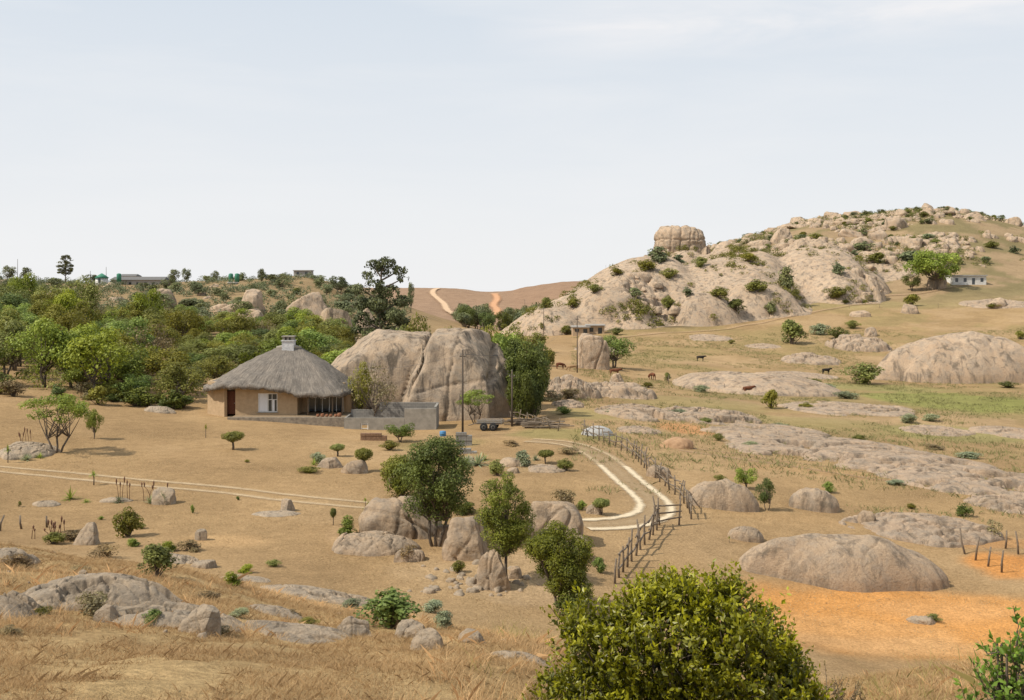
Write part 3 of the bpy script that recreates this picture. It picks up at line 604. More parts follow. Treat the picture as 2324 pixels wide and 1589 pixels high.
for u,v,w,h,kk in[(1797,781,78,62,'ol'),(1965,872,95,52,'ol'),(1750,927,52,48,'ol'),(1860,760,50,30,'gg'),(1900,770,60,30,'ol'),(1935,745,40,20,'ol'),(2070,694,50,30,'ol'),(1515,865,22,22,'ol'),(1215,750,60,50,'ol'),(1240,830,50,45,'ol'),(1690,883,60,24,'gg'),(1590,890,50,18,'gg'),
 (2285,880,50,16,'ol'),(2060,960,50,25,'gg'),(1870,888,60,20,'gg'),(2110,955,60,18,'gg'),(1630,1000,30,18,'ol'),(1280,940,50,20,'br'),(1540,945,60,20,'gg'),(1880,1118,36,28,'br'),(2185,1172,48,32,'dk'),(2252,1222,50,52,'bn'),(1633,1092,34,16,'ol'),(2070,1155,25,14,'ol'),(2315,770,30,22,'ol'),(1660,780,20,10,'ol'),(1250,910,60,30,'bn'),(2120,1410,40,18,'ol'),(1290,905,60,32,'bn'),(1920,690,20,12,'ol'),(2255,700,40,14,'ol'),(1220,800,60,50,'ol'),(1470,880,40,14,'ol'),(1380,940,40,14,'gg'),(1830,930,40,18,'ol'),(1920,905,60,20,'gg'),(1700,1015,50,16,'gg'),(2030,1100,50,14,'gg'),(1600,960,40,14,'ol'),(1770,970,40,12,'gg'),(1950,1000,50,14,'ol'),(2200,1040,60,16,'gg'),(1450,930,40,14,'bn'),(2120,1020,50,14,'bn'),(1850,870,40,12,'ol'),(1285,760,40,24,'ol'),(1400,760,40,18,'ol')]:
    uvshrub(random.choice(SH[kk]),u,v,w,h,{'ol':'olive green bush in the dry field','gg':'pale grey green bush in the field','br':'fresh green bush beside a rock','dk':'dark green rounded bush on dry grass','bn':'brownish half dry bush in the field'}[kk])
uvtree(TP['br'][0],1340,1445,757,835,'bushy green tree beside an upright boulder')
uvtree(TP['br'][1],1663,1725,1050,1110,'green bushy small tree behind a rock'); uvtree(TP['dk'][0],1715,1765,1080,1158,'green bushy small tree beside a rock')
TALL=[tree_proto(51+k,44,15000,.05,cz=.55,rx=.38,rz=.37,lr=(.17,.27),trunk=.12,mat=m_,hole=-.25,flat=.85,asp=1.7,freq=4) for k,m_ in enumerate((L_DK,L_OL,L_BR))]
WIDE=[tree_proto(61+k,26,8000,.04,cz=.5,rx=.38,rz=.38,lr=(.13,.21),trunk=.12,mat=m_,hole=-.3,flat=.9) for k,m_ in enumerate((L_DK,L_BR))]
for u0,u1,v0,dq,pr_ in[(1095,1195,735,104,WIDE[1]),(1145,1222,750,98,TALL[0]),(1168,1240,778,95,TALL[0]),(1150,1215,835,92,WIDE[0]),(1182,1240,850,94,WIDE[0])]:
    uvtree(pr_,u0,u1,v0,925,'leafy green tree crowded against the huge boulder',d=dq,name='boulder_tree',group='trees beside the huge boulder')
for u,v0,w in[(1060,735,100),(1115,728,90),(960,712,90),(1010,722,80),(905,738,80),(1165,735,90),(1215,760,60),(860,748,70)]:
    x,y=at(u,112); z=h1(x,y); put_tree(random.choice(WIDE+TP['ol']),x,y,w/F*112*1.25,-(v0-V0)/F*112-z,'leafy tree behind the huge boulder')
def pine(seed,lobs,nl,ls,mat,asp):
    lobs=[(a,b,c*asp,d) for a,b,c,d in lobs]
    V,Fs,t=crown_from(lobs,nl,ls,seed,-.12,7,.5); cr=mesh('crown',V,Fs,mat,False,tint=t)
    geo=[tube([(0,0,-.03),(.02,0,.3*asp),(-.01,0,.6*asp),(.03,0,.93*asp)],[.035,.028,.02,.008],7)]
    for l in lobs: geo.append(tube([(.01,0,max(.2,l[2]-.15)),((l[0]+.01)*.5,l[1]*.5,l[2]-.08),l[:3]],[.016,.012,.005],5,False))
    return mesh('trunk',*join(geo),BARK,True),cr,asp
PL=[(-.12,0,.94,.16),(.13,0,.96,.17),(.36,.1,.90,.15),(.02,.2,.88,.16),(.44,0,.83,.12),(-.22,0,.85,.15),(-.36,0,.74,.17),(-.08,-.1,.77,.19),(.18,0,.72,.2),(.40,0,.64,.17),(-.36,.1,.62,.18),(-.02,0,.62,.24),(.28,-.1,.52,.2),(-.3,0,.49,.2),(.05,.1,.48,.24),(.42,.1,.46,.15),(-.2,0,.37,.18),(.2,0,.38,.18),(-.42,0,.40,.12)]
CON=foliage('conifer_needles',(.045,.052,.02),(.19,.20,.07),.2)
PINE=pine(60,PL,17000,.034,CON,1.65)
uvtree(PINE,806,924,578,765,'tall dark conifer with cloud-like foliage layers',ub=862,d=135,rot=0,name='conifer_tree')
uvtree(PINE,130,166,577,640,'tall slender tree on the village ridge',d=400,rot=1)
for u0,u1,v0 in[(380,412,608),(408,436,606),(45,75,603),(582,604,606),(478,500,612),(505,560,628),(600,660,618),(0,40,600),(922,944,634),(700,740,622),(740,790,620)]:
    uvtree(random.choice(TP['far']),u0,u1,v0,642,'haze-tinted green tree on the village ridge',d=R.uniform(380,440),group='trees on the far ridge')
for k in range(42):
    u=R.uniform(1035,1110) if k<24 else R.uniform(1130,1250); x,y=at(u,R.uniform(400,520)); z=h1(x,y); vt=R.uniform(682,712) if k<24 else R.uniform(674,705)
    hq=-(vt-V0)/F*y-z
    if hq>2: put_tree(random.choice(TP['far']+TP['dk'][:1]),x,y,min(hq,9),min(hq,14),'blue green tree in the valley below the bare hill',group='valley trees')
# yard trees (detailed)
NP=dict(nl=34000,ls=.024,freq=8)
BIG=tree_proto(70,56,cz=.62,rx=.38,rz=.33,lr=(.12,.19),trunk=.26,mat=L_MD,stems=3,tr=.020,hole=-.18,asp=1.45,**NP)
uvtree(BIG,896,1076,972,1240,'multi-stemmed olive green tree growing among boulders',ub=990,rot=0,name='yard_tree')
uvshrub(shrub_proto(76,9000,.04,L_MD,n=22),912,1130,105,112,'dense olive bush below a tall garden tree')
uvtree(tree_proto(71,50,cz=.62,rx=.37,rz=.34,lr=(.12,.20),trunk=.28,mat=L_MD,tr=.026,hole=-.18,stems=1,asp=1.8,**NP),1076,1216,1060,1320,'fresh green tree with dark trunk above rock pile',ub=1150,name='yard_tree')
uvtree(tree_proto(72,44,cz=.57,rx=.38,rz=.37,lr=(.12,.19),trunk=.18,mat=L_MD,tr=.02,hole=-.2,asp=1.25,**NP),1181,1352,1176,1378,'dense green small tree at the foot of the slope',ub=1268,name='yard_tree')
uvshrub(shrub_proto(73,9000,.04,L_DK),1305,1395,120,110,'dark bush below a small green tree')
AIR=tree_proto(74,26,6500,.024,cz=.70,rx=.42,rz=.22,lr=(.08,.14),trunk=.28,mat=L_BR,flat=.6,stems=3,tr=.013,hole=-.12)
uvtree(AIR,55,232,884,1028,'airy light green tree with spreading bare limbs',ub=128,name='yard_tree',rot=.5)
uvtree(AIR,1030,1130,880,962,'thin pale green tree beside the huge boulder',name='yard_tree')
uvtree(TP['br'][1],872,945,950,1003,'small bright green tree before the plastered wall',name='yard_tree')
uvtree(TP['br'][0],192,234,925,996,'small slender green tree on the lawn')
uvtree(TP['thin'][0],790,905,812,925,'sparse tree growing before the huge boulder',d=90)
uvtree(TP['ol'][1],780,850,812,915,'sparse olive tree growing before the huge boulder',d=92)
TOP=tree_proto(75,26,5200,.055,cz=.68,rx=.34,rz=.12,lr=(.17,.22),trunk=.4,mat=L_OL,hole=-.5,flat=.75,tr=.03,stems=2)
for u0,u1,v0,v1 in[(502,556,974,1021),(748,784,1004,1036),(804,848,1010,1070),(1216,1260,1017,1052),(1342,1386,1127,1169),(748,764,1148,1192)]:
    uvtree(TOP,u0,u1,v0,v1,'clipped round-headed little tree on the lawn',name='clipped_tree',group='clipped garden trees')
for u,v,w,h,kk in[(226,897,78,40,'ol'),(308,922,84,52,'dk'),(292,1217,76,72,'ol'),(1285,1068,46,30,'ol'),(1190,1058,52,42,'gg'),(1285,1152,72,54,'bn'),(1055,1165,60,36,'dk'),(890,1095,60,60,'ol'),(790,1214,56,46,'br'),(842,1166,40,34,'br'),(897,918,42,24,'ol'),(722,1052,40,30,'gg'),(700,1072,60,14,'ol'),(885,1022,50,24,'ol'),(1320,1158,30,26,'br'),(1160,1012,40,16,'bn'),(1285,1030,60,20,'bn'),(1130,1080,50,40,'ol'),
 (355,1310,110,85,'ol'),(215,1400,90,75,'bn'),(890,1425,170,100,'br'),(345,1415,60,36,'br'),(525,1330,50,36,'br'),(1010,1430,60,50,'gg'),(45,1150,12,14,'ol'),(437,1165,14,22,'br'),(160,1225,80,30,'bn'),(240,1265,80,36,'bn'),(430,1250,60,30,'bn'),(560,1050,14,8,'ol'),(930,1270,70,40,'bn'),(1090,1230,80,70,'gg'),(1040,1300,40,30,'ol'),(1360,1300,40,40,'br'),(540,1135,12,10,'br'),(230,1180,16,10,'br'),(120,1235,60,30,'ol'),(470,1360,60,24,'bn'),(40,1290,70,40,'bn'),(540,1400,60,22,'gg'),(660,1400,50,20,'bn'),
 (300,1240,40,20,'br'),(380,1250,50,24,'br'),(90,1400,60,24,'ol'),(500,1440,50,24,'bn'),(180,1300,50,22,'bn'),(620,1285,40,16,'ol'),(560,1300,46,20,'br'),(700,1420,50,20,'ol'),(20,1440,60,26,'bn'),(800,1380,50,24,'gg'),(980,1390,60,34,'gg'),(320,1200,26,14,'ol')]:
    uvshrub(random.choice(SH[kk]),u,v,w,h,{'ol':'olive green garden shrub on dry ground','gg':'pale grey green garden shrub','br':'fresh green leafy shrub on dry ground','dk':'dense dark green garden shrub','bn':'dry brownish shrub among the stones'}[kk],group='garden shrubs')
# spiky plants
def spiky(seed,n,trunk=0,curve=.35,mat=L_BR,w=.06):
    r=np.random.default_rng(seed); V=[];Fs=[];T=[];b=0
    for k in range(n):
        a=r.uniform(0,6.28); el=r.uniform(.1,1.45); L=(1-trunk)*r.uniform(.7,1.05)*.75; pts=[]
        for t in np.linspace(0,1,5):
            rad=L*t*math.cos(el); zz=trunk+.03+L*t*math.sin(el)*(1)-curve*L*t*t*math.cos(el); pts.append((rad*math.cos(a),rad*math.sin(a),zz,w*(1-t)**.7*(1 if t>0 else .6)))
        sx,sy=-math.sin(a),math.cos(a)
        for x,y,z,ww in pts: V+= [(x+sx*ww/2,y+sy*ww/2,z),(x-sx*ww/2,y-sy*ww/2,z)]; T+=[r.uniform(.3,.9)]*2
        for j in range(4): Fs.append((b+2*j,b+2*j+1,b+2*j+3,b+2*j+2))
        b+=10
    return mesh('leaves',np.array(V),np.array(Fs),mat,False,tint=T)
SP=[spiky(80,46),spiky(81,60,0,.2,L_GREY,.08)]; SPT=spiky(82,60,.5,.5,L_BR,.05)
TRK=mesh('stem',*tube([(0,0,-.05),(.01,0,.3),(0,0,.55)],[.035,.03,.03],7),BARK,True)
for u,v,w,h in[(467,994,20,40),(213,1101,38,42),(18,1050,30,50),(829,1150,20,26),(1475,1004,10,16),(1655,1232,16,20)]:
    x,y,z=ground_at(u,v); e=thing('yucca_plant','spiky green yucca with a short stem','plant',(x,y,z),(0,0,u),(w*1.1/F*y,w*1.1/F*y,h/F*y),'spiky garden plants'); obj('leaves',SPT,parent=e); obj('stem',TRK,parent=e)
for u,v,w,h,k in[(160,1134,44,38,0),(372,1144,34,42,1),(1085,1056,54,36,1),(712,1056,24,24,0),(1060,1052,34,28,1),(1100,1045,30,24,0),(740,1050,20,20,0),(1000,1050,30,24,1),(60,1045,30,22,1),(90,1040,24,20,0),(195,1140,24,12,0),(1215,1045,22,18,1),(270,1140,30,18,1),(340,1142,28,24,1),(1370,995,14,12,0)]:
    x,y,z=ground_at(u,v); tag(obj('aloe_plant',SP[k],(x,y,z),(0,0,u),(w*1.1/F*y,w*1.1/F*y,h*1.2/F*y)),'pale spiky aloe rosette in the garden' if k else 'bright green spiky rosette in the garden','plant','spiky garden plants')
RED=plain('dry_flower_stalk',(.20,.10,.06),(.12,.07,.05),20)
for u,v,n_,h in[(272,1138,5,55),(345,1138,5,50),(60,1020,6,50),(130,1225,8,50),(100,1225,5,34)]:
    x,y,z=ground_at(u,v); g_=[]
    for k in range(n_):
        dx=R.normal()*.35; hh_=h/F*y*R.uniform(.7,1.1); lx=R.normal()*.15
        g_.append(tube([(dx,R.normal()*.1,-.1),(dx+lx*.5,0,hh_*.6),(dx+lx,0,hh_*.75)],[.018,.014,.014],5)); g_.append(tube([(dx+lx,0,hh_*.74),(dx+lx,0,hh_*.9),(dx+lx*1.1,0,hh_)],[.02,.045,.01],6))
    tag(obj('flower_stalk',mesh('flower_stalk',*join(g_),RED,True),(x,y,z)),'dried reddish aloe flower stalks standing upright','plant')
# ---------------------------------------------------------------- foreground bush
def near_bush(name,lobes,u,d,label,seed,dens=1.,ls=.05,mat=L_NEAR,sh=.16):
    r=np.random.default_rng(seed); x,y=at(u,d); z=h1(x,y); lob=[]
    for a,c,q in lobes:
        for yo in(-.45,.0,.45):
            lob.append((a+r.normal()*.05,yo*min(1,q*2)+r.normal()*.05,c,q*(1 if yo==0 else .85)))
    lob=np.array(lob); w=lob[:,3]**2; ns=int(w.sum()*950*dens); li=r.choice(len(lob),ns,p=w/w.sum())
    dr=unit(r.normal(size=(ns,3))+np.array([0,-.25,.4])); base=lob[li,:3]+dr*(lob[li,3]*r.uniform(.55,1.05,ns))[:,None]
    cl_=fbm(base*3.2+3,2,seed); kp=cl_>-.18; base=base[kp];dr=dr[kp];li=li[kp];cl_=cl_[kp]; ns=len(base); base=base+dr*(cl_*.34)[:,None]
    sd=unit(dr*.6+np.array([0,0,.75])+r.normal(size=(ns,3))*.3); SL=sh*r.uniform(.5,1.7,ns)
    K=10; t=np.tile(np.linspace(.05,1,K),ns); ii=np.repeat(np.arange(ns),K)
    c=base[ii]+sd[ii]*(SL[ii]*t)[:,None]; D=unit(sd[ii]*.55+unit(r.normal(size=(ns*K,3)))*.8)
    N=unit(dr[ii]*.7+r.normal(size=(ns*K,3))*.5+np.array([-.1,-.1,.4]))
    L=ls*r.uniform(.7,1.3,ns*K)*(1.1-.35*t); V,Fs=leafq(c,D,L,L*.52,r,.12,N)
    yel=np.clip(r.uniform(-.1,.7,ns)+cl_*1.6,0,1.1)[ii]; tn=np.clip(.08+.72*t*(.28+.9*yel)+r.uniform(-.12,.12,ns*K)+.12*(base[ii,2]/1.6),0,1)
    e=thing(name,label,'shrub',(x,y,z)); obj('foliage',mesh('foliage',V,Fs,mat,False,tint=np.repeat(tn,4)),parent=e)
    ge=[]
    for l in lob: ge.append(tube([(0,0,-.1),(l[0]*.5,l[1]*.5,l[2]*.35),l[:3]],[.03,.02,.008],6,False))
    st=r.choice(ns,min(ns,700),replace=False)
    for k in st: ge.append(tube([base[k]-dr[k]*.12,base[k],base[k]+sd[k]*SL[k]],[.005,.004,.002],4,False))
    part(e,'branch',ge,BARK,True)
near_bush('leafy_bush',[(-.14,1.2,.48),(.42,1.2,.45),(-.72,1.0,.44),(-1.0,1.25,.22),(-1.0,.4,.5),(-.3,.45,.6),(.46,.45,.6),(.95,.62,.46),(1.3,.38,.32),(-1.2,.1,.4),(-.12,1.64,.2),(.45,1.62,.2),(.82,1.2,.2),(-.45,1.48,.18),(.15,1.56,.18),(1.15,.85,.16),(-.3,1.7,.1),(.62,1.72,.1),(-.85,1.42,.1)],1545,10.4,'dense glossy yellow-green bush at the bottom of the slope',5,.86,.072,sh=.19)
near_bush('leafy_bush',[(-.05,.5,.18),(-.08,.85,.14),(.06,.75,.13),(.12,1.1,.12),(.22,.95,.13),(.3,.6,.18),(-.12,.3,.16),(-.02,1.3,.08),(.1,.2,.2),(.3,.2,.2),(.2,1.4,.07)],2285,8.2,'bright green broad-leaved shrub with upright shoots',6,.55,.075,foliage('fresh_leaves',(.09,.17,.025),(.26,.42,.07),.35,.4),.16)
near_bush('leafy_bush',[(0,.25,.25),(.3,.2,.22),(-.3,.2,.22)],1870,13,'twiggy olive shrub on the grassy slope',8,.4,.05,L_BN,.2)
# ---------------------------------------------------------------- grass
def grass(name,n,dmin,dmax,a0,a1,bl,hmin,hmax,wd,mat,spread,label,thr=-.3,filt=None,seed=1,fine=1.):
    r=np.random.default_rng(seed); y=np.sqrt(r.uniform(dmin**2,dmax**2,n)); x=r.uniform(a0,a1,n)*y
    q=fbm(P3(x/(1+dmin*.12)*fine,y/(1+dmin*.12)*fine),3,seed+60); kp=q>thr+r.uniform(-.1,.1,n)
    if filt is not None: kp&=filt(x,y)
    x=x[kp];y=y[kp];q=q[kp]; m=len(x); ii=np.repeat(np.arange(m),bl); N=len(ii)
    bx=x[ii]+r.normal(size=N)*spread; by=y[ii]+r.normal(size=N)*spread; bz=H(bx,by)
    hh=r.uniform(hmin,hmax,m)[ii]*r.uniform(.5,1.2,N)*(1+.6*q[ii]); ln=r.normal(size=(N,2))*.75*hh[:,None]; a=r.uniform(0,6.28,N); w=wd*r.uniform(.6,1.4,N)
    B=np.stack([bx,by,bz-.02],1); s=np.stack([np.cos(a)*w/2,np.sin(a)*w/2,np.zeros(N)],1)
    mid=B+np.stack([ln[:,0]*.35,ln[:,1]*.35,hh*.6],1); tip=B+np.stack([ln[:,0],ln[:,1],hh],1)
    V=np.stack([B-s,B+s,mid+s*.7,tip,mid-s*.7],1).reshape(-1,3); b=np.arange(N)*5
    Fs=np.stack([b,b+1,b+2,b+3,b+4],1)
    tn=np.clip(.55+.5*q[ii]+r.uniform(-.3,.3,N),0,1)
    o=obj(name,mesh(name,V,Fs,mat,False,tint=np.repeat(tn,5))); o['kind']='stuff'; tag(o,label,'grass')
grass('dry_grass',60000,6.0,24,-.62,.62,12,.03,.11,.0046,GRASS,.06,'dry straw-coloured grass covering the slope',-.26,fine=1.6)
grass('tall_dry_grass',2200,9,26,-.6,.62,26,.10,.24,.0048,GRASS,.08,'taller tufts of pale dry grass',.06,seed=2)
grass('green_grass',420,11,24,-.05,.6,14,.2,.42,.008,GRASSG,.08,'olive green grass tufts on the slope',.12,seed=3)
grass('field_grass',26000,58,260,.06,.62,6,.10,.38,.05,GRASSG,.25,'sparse tufts of field grass',-.08,seed=4)
grass('lawn_grass',60000,30,80,-.6,.6,4,.03,.08,.022,GRASSL,.14,'short cropped dry lawn grass',-.15,seed=5)
# ---------------------------------------------------------------- thatched house
WALL=plain('ochre_plaster',(.45,.325,.20),(.35,.25,.15),2.5,.9,.5)
WALLS=plain('stone_wall',(.30,.25,.19),(.15,.125,.10),3.5,.9,.9)
BLOCK,nt,o=newmat('concrete_block'); v=nd(nt,'TexCoord').outputs['Object']; vv=nd(nt,'Mapping',{'Vector':v,'Rotation':(math.pi/2,0,0)}).outputs[0]
bk=nd(nt,'TexBrick',{'Vector':vv,'Color1':c4((.24,.225,.20)),'Color2':c4((.185,.175,.16)),'Mortar':c4((.10,.095,.09)),'Scale':1.,'Mortar Size':.012,'Brick Width':.4,'Row Height':.2})
c=mix(nt,mr(nt,noise(nt,v,2,5,.7),.35,.7,0,.5),bk.outputs['Color'],(.25,.23,.20)); bp=nd(nt,'Bump',{'Height':bk.outputs['Fac'],'Strength':-.4,'Distance':.02})
p=nd(nt,'BsdfPrincipled',{'Base Color':c,'Roughness':.92,'Normal':bp.outputs[0]}); nt.links.new(p.outputs[0],o.inputs[0])
PLAS=plain('grey_plaster',(.32,.29,.245),(.21,.19,.16),1.6,.9,.3)
THATCH,nt,o=newmat('thatch'); uvn=nd(nt,'TexCoord').outputs['UV']
m1=noise(nt,nd(nt,'Mapping',{'Vector':uvn,'Scale':(260,7,1)}).outputs[0],1,4,.6); m2=noise(nt,nd(nt,'Mapping',{'Vector':uvn,'Scale':(40,9,1)}).outputs[0],1,5,.7); m3=noise(nt,pos(nt),5,6,.8)
c=mix(nt,mr(nt,m1,.3,.7),(.29,.25,.21),(.12,.105,.09)); c=mix(nt,mr(nt,m2,.42,.64,0,.75),c,(.14,.125,.11)); c=mix(nt,mr(nt,m3,.5,.72,0,.5),c,(.34,.30,.255))
hh=mth(nt,'ADD',m1,m3); bp=nd(nt,'Bump',{'Height':hh,'Strength':1,'Distance':.09})
p=nd(nt,'BsdfPrincipled',{'Base Color':c,'Roughness':1,'Specular IOR Level':.05,'Normal':bp.outputs[0]}); nt.links.new(p.outputs[0],o.inputs[0])
DOOR=plain('dark_red_wood',(.15,.055,.03),(.09,.035,.02),12,.6); GLASS=plain('dark_glass',(.05,.06,.065),(.03,.035,.04),3,.12,0,.6); WHITE=plain('white_paint',(.76,.75,.72),(.64,.62,.58),5,.6,.1); CURT=plain('white_curtain',(.75,.75,.76),(.6,.6,.62),14,.8,.2,stretch=(6,1,.2)); TERR=plain('terracotta',(.32,.15,.08),(.22,.10,.06),8)
HX,HY,HZ=(622-U0)/F*90,90.,-11.62
ho=thing('thatched_house','ochre-walled house with grey thatched roof and white chimney','house',(HX,HY,HZ))
def wallseg(p,q,z0,z1,t=.3):
    p=np.array(p,float);q=np.array(q,float); dv=(q-p)/np.linalg.norm(q-p); nn=np.array([-dv[1],dv[0]])*t
    A=[p,q,q+nn,p+nn]; V=np.array([(a[0],a[1],z) for z in(z0,z1) for a in A]); return V,box(0,1,0,1,0,1)[1]
wl=[wallseg((-6.5,1.6),(-4.5,0),-.6,2.9),wallseg((-6.5,8),(-6.5,1.6),-.6,2.9),
 wallseg((-3.5,0),(-1.45,0),-.6,2.95),wallseg((-1.45,0),(.3,0),-.6,.25),wallseg((-1.45,0),(.3,0),1.95,2.95),wallseg((.3,0),(2.1,0),-.6,2.9),
 wallseg((2.1,.3),(2.1,2.2),-.6,2.9),wallseg((-4.5,.3),(-4.5,1.1),-.6,2.9),wallseg((-3.5,.9),(-3.5,.3),-.6,2.9),wallseg((2.1,2.2),(2.6,2.2),-.6,2.7),wallseg((2.6,2.2),(6.0,2.2),2.15,2.7),wallseg((5.9,2.2),(6.0,2.2),-.6,2.15),wallseg((6.0,2.5),(6.0,8),-.6,2.6),wallseg((6.0,8),(-6.5,8),-.6,2.7),wallseg((-4.5,.8),(-3.5,.8),2.1,2.9)]
part(ho,'wall',wl,WALL)
e=part(ho,'door',[box(-4.45,-3.6,.62,.70,0,2.08)],DOOR); part(e,'door_frame',[box(-4.49,-4.42,.56,.75,0,2.12),box(-3.60,-3.53,.56,.75,0,2.12),box(-4.42,-3.60,.56,.75,2.08,2.14)],plain('dark_wood_frame',(.07,.04,.03)))
part(e,'handle',[lathe([(.02,-.03),(.03,0),(.02,.05)],8,'y')],WHITE).location=(-3.75,.58,1.0)
w=part(ho,'window',[box(-1.38,.23,.12,.15,.32,1.88)],GLASS)
part(w,'window_frame',[box(-1.45,.3,.05,.2,.25,.32),box(-1.45,.3,.05,.2,1.88,1.95),box(-1.45,-1.38,.05,.2,.32,1.88),box(.23,.3,.05,.2,.32,1.88),box(-.6,-.53,.06,.19,.32,1.88),box(-.22,-.17,.06,.19,.32,1.88),box(-.53,.23,.07,.18,1.35,1.40)],WHITE)
part(w,'curtain',[box(-1.37,-.62,.085,.11,.33,1.87),box(-.16,.02,.085,.11,.33,1.34)],CURT)
part(w,'window_sill',[box(-1.55,.4,-.06,.05,.18,.25)],PLAS)
gd=part(ho,'glass_door',[box(2.65,5.85,2.3,2.33,.05,2.12)],GLASS); part(gd,'door_frame',[box(x_,x_+.07,2.26,2.37,0,2.15) for x_ in(2.62,3.25,3.9,4.55,5.2,5.82)],WHITE)
for x_ in(3.1,5.3,6.2): part(ho,'veranda_post',[tube([(x_,-.2,-.1),(x_+.02,-.2,1.2),(x_,-.2,2.35)],[.07,.06,.06],8)],WOODG,True)
EV=[(-7.1,2.2,2.3),(-6.2,.3,2.4),(-4.9,-.7,2.62),(-3.4,-.95,2.75),(-1.5,-.95,2.7),(.4,-.95,2.5),(1.7,-1.0,2.3),(2.3,-1.1,2.0),(4.2,-1.0,1.93),(5.7,-.8,1.95),(6.5,.2,1.95),(6.75,2.5,2.05),(6.6,6,2.1),(5.2,8.8,2.3),(1,9.8,2.5),(-4,9.5,2.5),(-6.6,8,2.4),(-7.2,5,2.3)]
E=catmull(np.array(EV+[EV[0]]),.16)[:-1]; m=len(E); rows=26; V=[];UVs=[]
E[:,2]+=fbm(P3(E[:,0]*1.3,E[:,1]*1.3),3,44)*.16
apx=np.stack([np.clip(E[:,0]*.22+.45,-.75,1.5),np.full(m,4.2)+E[:,1]*.03,np.full(m,5.8)],1)
rn=R.normal(size=m)
for j in range(rows):
    t=j/(rows-1); P_=E*(1-t)+apx*t; P_[:,2]+=.22*math.sin(math.pi*t**1.3)
    P_[:,2]+=fbm(P_*1.1,4,5)*.36*(1-t)+ (j%6==0)*.05
    V.append(P_); UVs.append(np.stack([np.arange(m)/m,np.full(m,t)],1))
lowr=E.copy(); lowr[:,2]-=.30+.06*rn*.6; lowr[:,:2]=lowr[:,:2]*.99+np.array([0,.05]); inner=E*np.array([.93,.9,1])+np.array([0,.45,0]); inner[:,2]-=.12
V=[inner,lowr]+V; UVs=[UVs[0],UVs[0]]+UVs; V=np.concatenate(V); UVs=np.concatenate(UVs); nr=rows+2
Fq=np.array([(a*m+b_,a*m+(b_+1)%m,(a+1)*m+(b_+1)%m,(a+1)*m+b_) for a in range(nr-1) for b_ in range(m)])
rf=obj('thatch_roof',mesh('thatch_roof',V,[Fq,(np.arange(m)+(nr-1)*m)[None]],THATCH,True,uv=UVs),parent=ho)
r_=np.random.default_rng(3); nf=2200; ii=r_.integers(0,m,nf); tt=r_.random(nf)**3*.9; b0=E[ii]*(1-tt[:,None])+apx[ii]*tt[:,None]; b0[:,2]+=.14*np.sin(np.pi*tt)+.02-.3*(tt<.03)*r_.random(nf)
dn=unit(E[ii]-apx[ii]); V_,F_=leafq(b0+r_.normal(size=(nf,3))*.04,unit(dn+r_.normal(size=(nf,3))*.10),r_.uniform(.10,.26,nf),np.full(nf,.03),r_)
part(rf,'thatch_straw',(V_,F_),plain('loose_thatch',(.24,.21,.18),(.14,.125,.105),5,1))
ch=part(ho,'chimney',[box(-.15,.95,3.7,4.6,5.5,6.45),box(-.22,1.02,3.63,4.67,6.45,6.55)],plain('whitewashed_stone',(.62,.62,.62),(.40,.40,.41),5,.9,.8))
part(ch,'chimney_pot',[box(-.1,.12,3.75,4.55,6.55,6.85),box(.30,.5,3.75,4.55,6.55,6.85),box(.7,.9,3.75,4.55,6.55,6.85),box(-.2,1.0,3.65,4.65,6.85,6.94)],PLAS)
part(ho,'roof_ridge_cap',[tube([(-.75,4.2,5.78),(.4,4.2,5.98),(1.55,4.2,5.78)],[.16,.26,.16],10)],PLAS,True)
te=thing('stone_terrace','dry-stone retaining wall carrying the house terrace','wall',(HX,HY,HZ))
part(te,'retaining_wall',[box(-3.6,6.8,-2.2,-1.85,-1.9,.06)],WALLS); part(te,'terrace_floor',[box(-3.5,6.78,-1.84,2.2,-1.8,-.02)],plain('earth_floor',(.30,.22,.14)))
co=thing('block_compound','roofless grey concrete-block enclosure with plastered front','wall',(HX,HY,HZ))
part(co,'plastered_wall',[box(6.9,8.3,-3.2,-3.0,-2.2,.15),box(9.0,12.1,-3.2,-3.0,-2.2,.15),box(8.3,9.0,-3.2,-3.0,-.3,.15),box(12.12,14.9,-3.2,-3.0,-2.2,.95)],PLAS)
part(co,'block_wall',[box(9.3,14.9,-.2,0,-2,1.15),box(6.82,6.98,-2.98,4,-2,.1),box(14.7,14.9,-2.98,-.22,-2,1.1),box(7.0,9.28,-.2,0,-2,.5)],BLOCK); part(co,'gate',[box(8.35,8.4,-3.15,-3.1,-1.7,-.3),box(8.9,8.95,-3.15,-3.1,-1.7,-.3)]+[box(8.4,8.9,-3.14,-3.12,z_,z_+.05) for z_ in(-1.6,-1.2,-.8,-.4)],WHITE)
part(co,'earth_fill',[box(7.0,14.68,-2.98,-.22,-2,-1.2)],plain('fill_earth',(.30,.22,.14)))
for k,u in enumerate((728,738,748,757,768,776)):
    s=.65+.3*R.random(); tag(obj('clay_pot',mesh('clay_pot',*lathe([(.13,0),(.2,.12),(.22,.26),(.17,.34),(.19,.38),(.15,.38),(.14,.2)],14),TERR,True),(HX+(u-622)*.0398,HY-1.3,HZ-.02),(0,0,0),s),'terracotta pot standing on the terrace','pot','terrace pots')
for u,v,nx,nz_ in((1052,1012,3,5),(835,1000,5,3),(1062,1030,3,2)):
    x,y,z=ground_at(u,v); tag(obj('block_stack',mesh('block_stack',*join([box(i_*.42-.6,i_*.42-.2,j_%2*.03,.4+j_%2*.03,j_*.21-.05,j_*.21+.15) for i_ in range(nx) for j_ in range(nz_-(i_==nx-1))]),BLOCK if u>900 else plain('brick_red',(.26,.16,.10)),False),(x,y,z)),'neat stack of grey building blocks','bricks')
BLUE=plain('blue_plastic',(.08,.22,.40),(.06,.16,.30),4,.4)
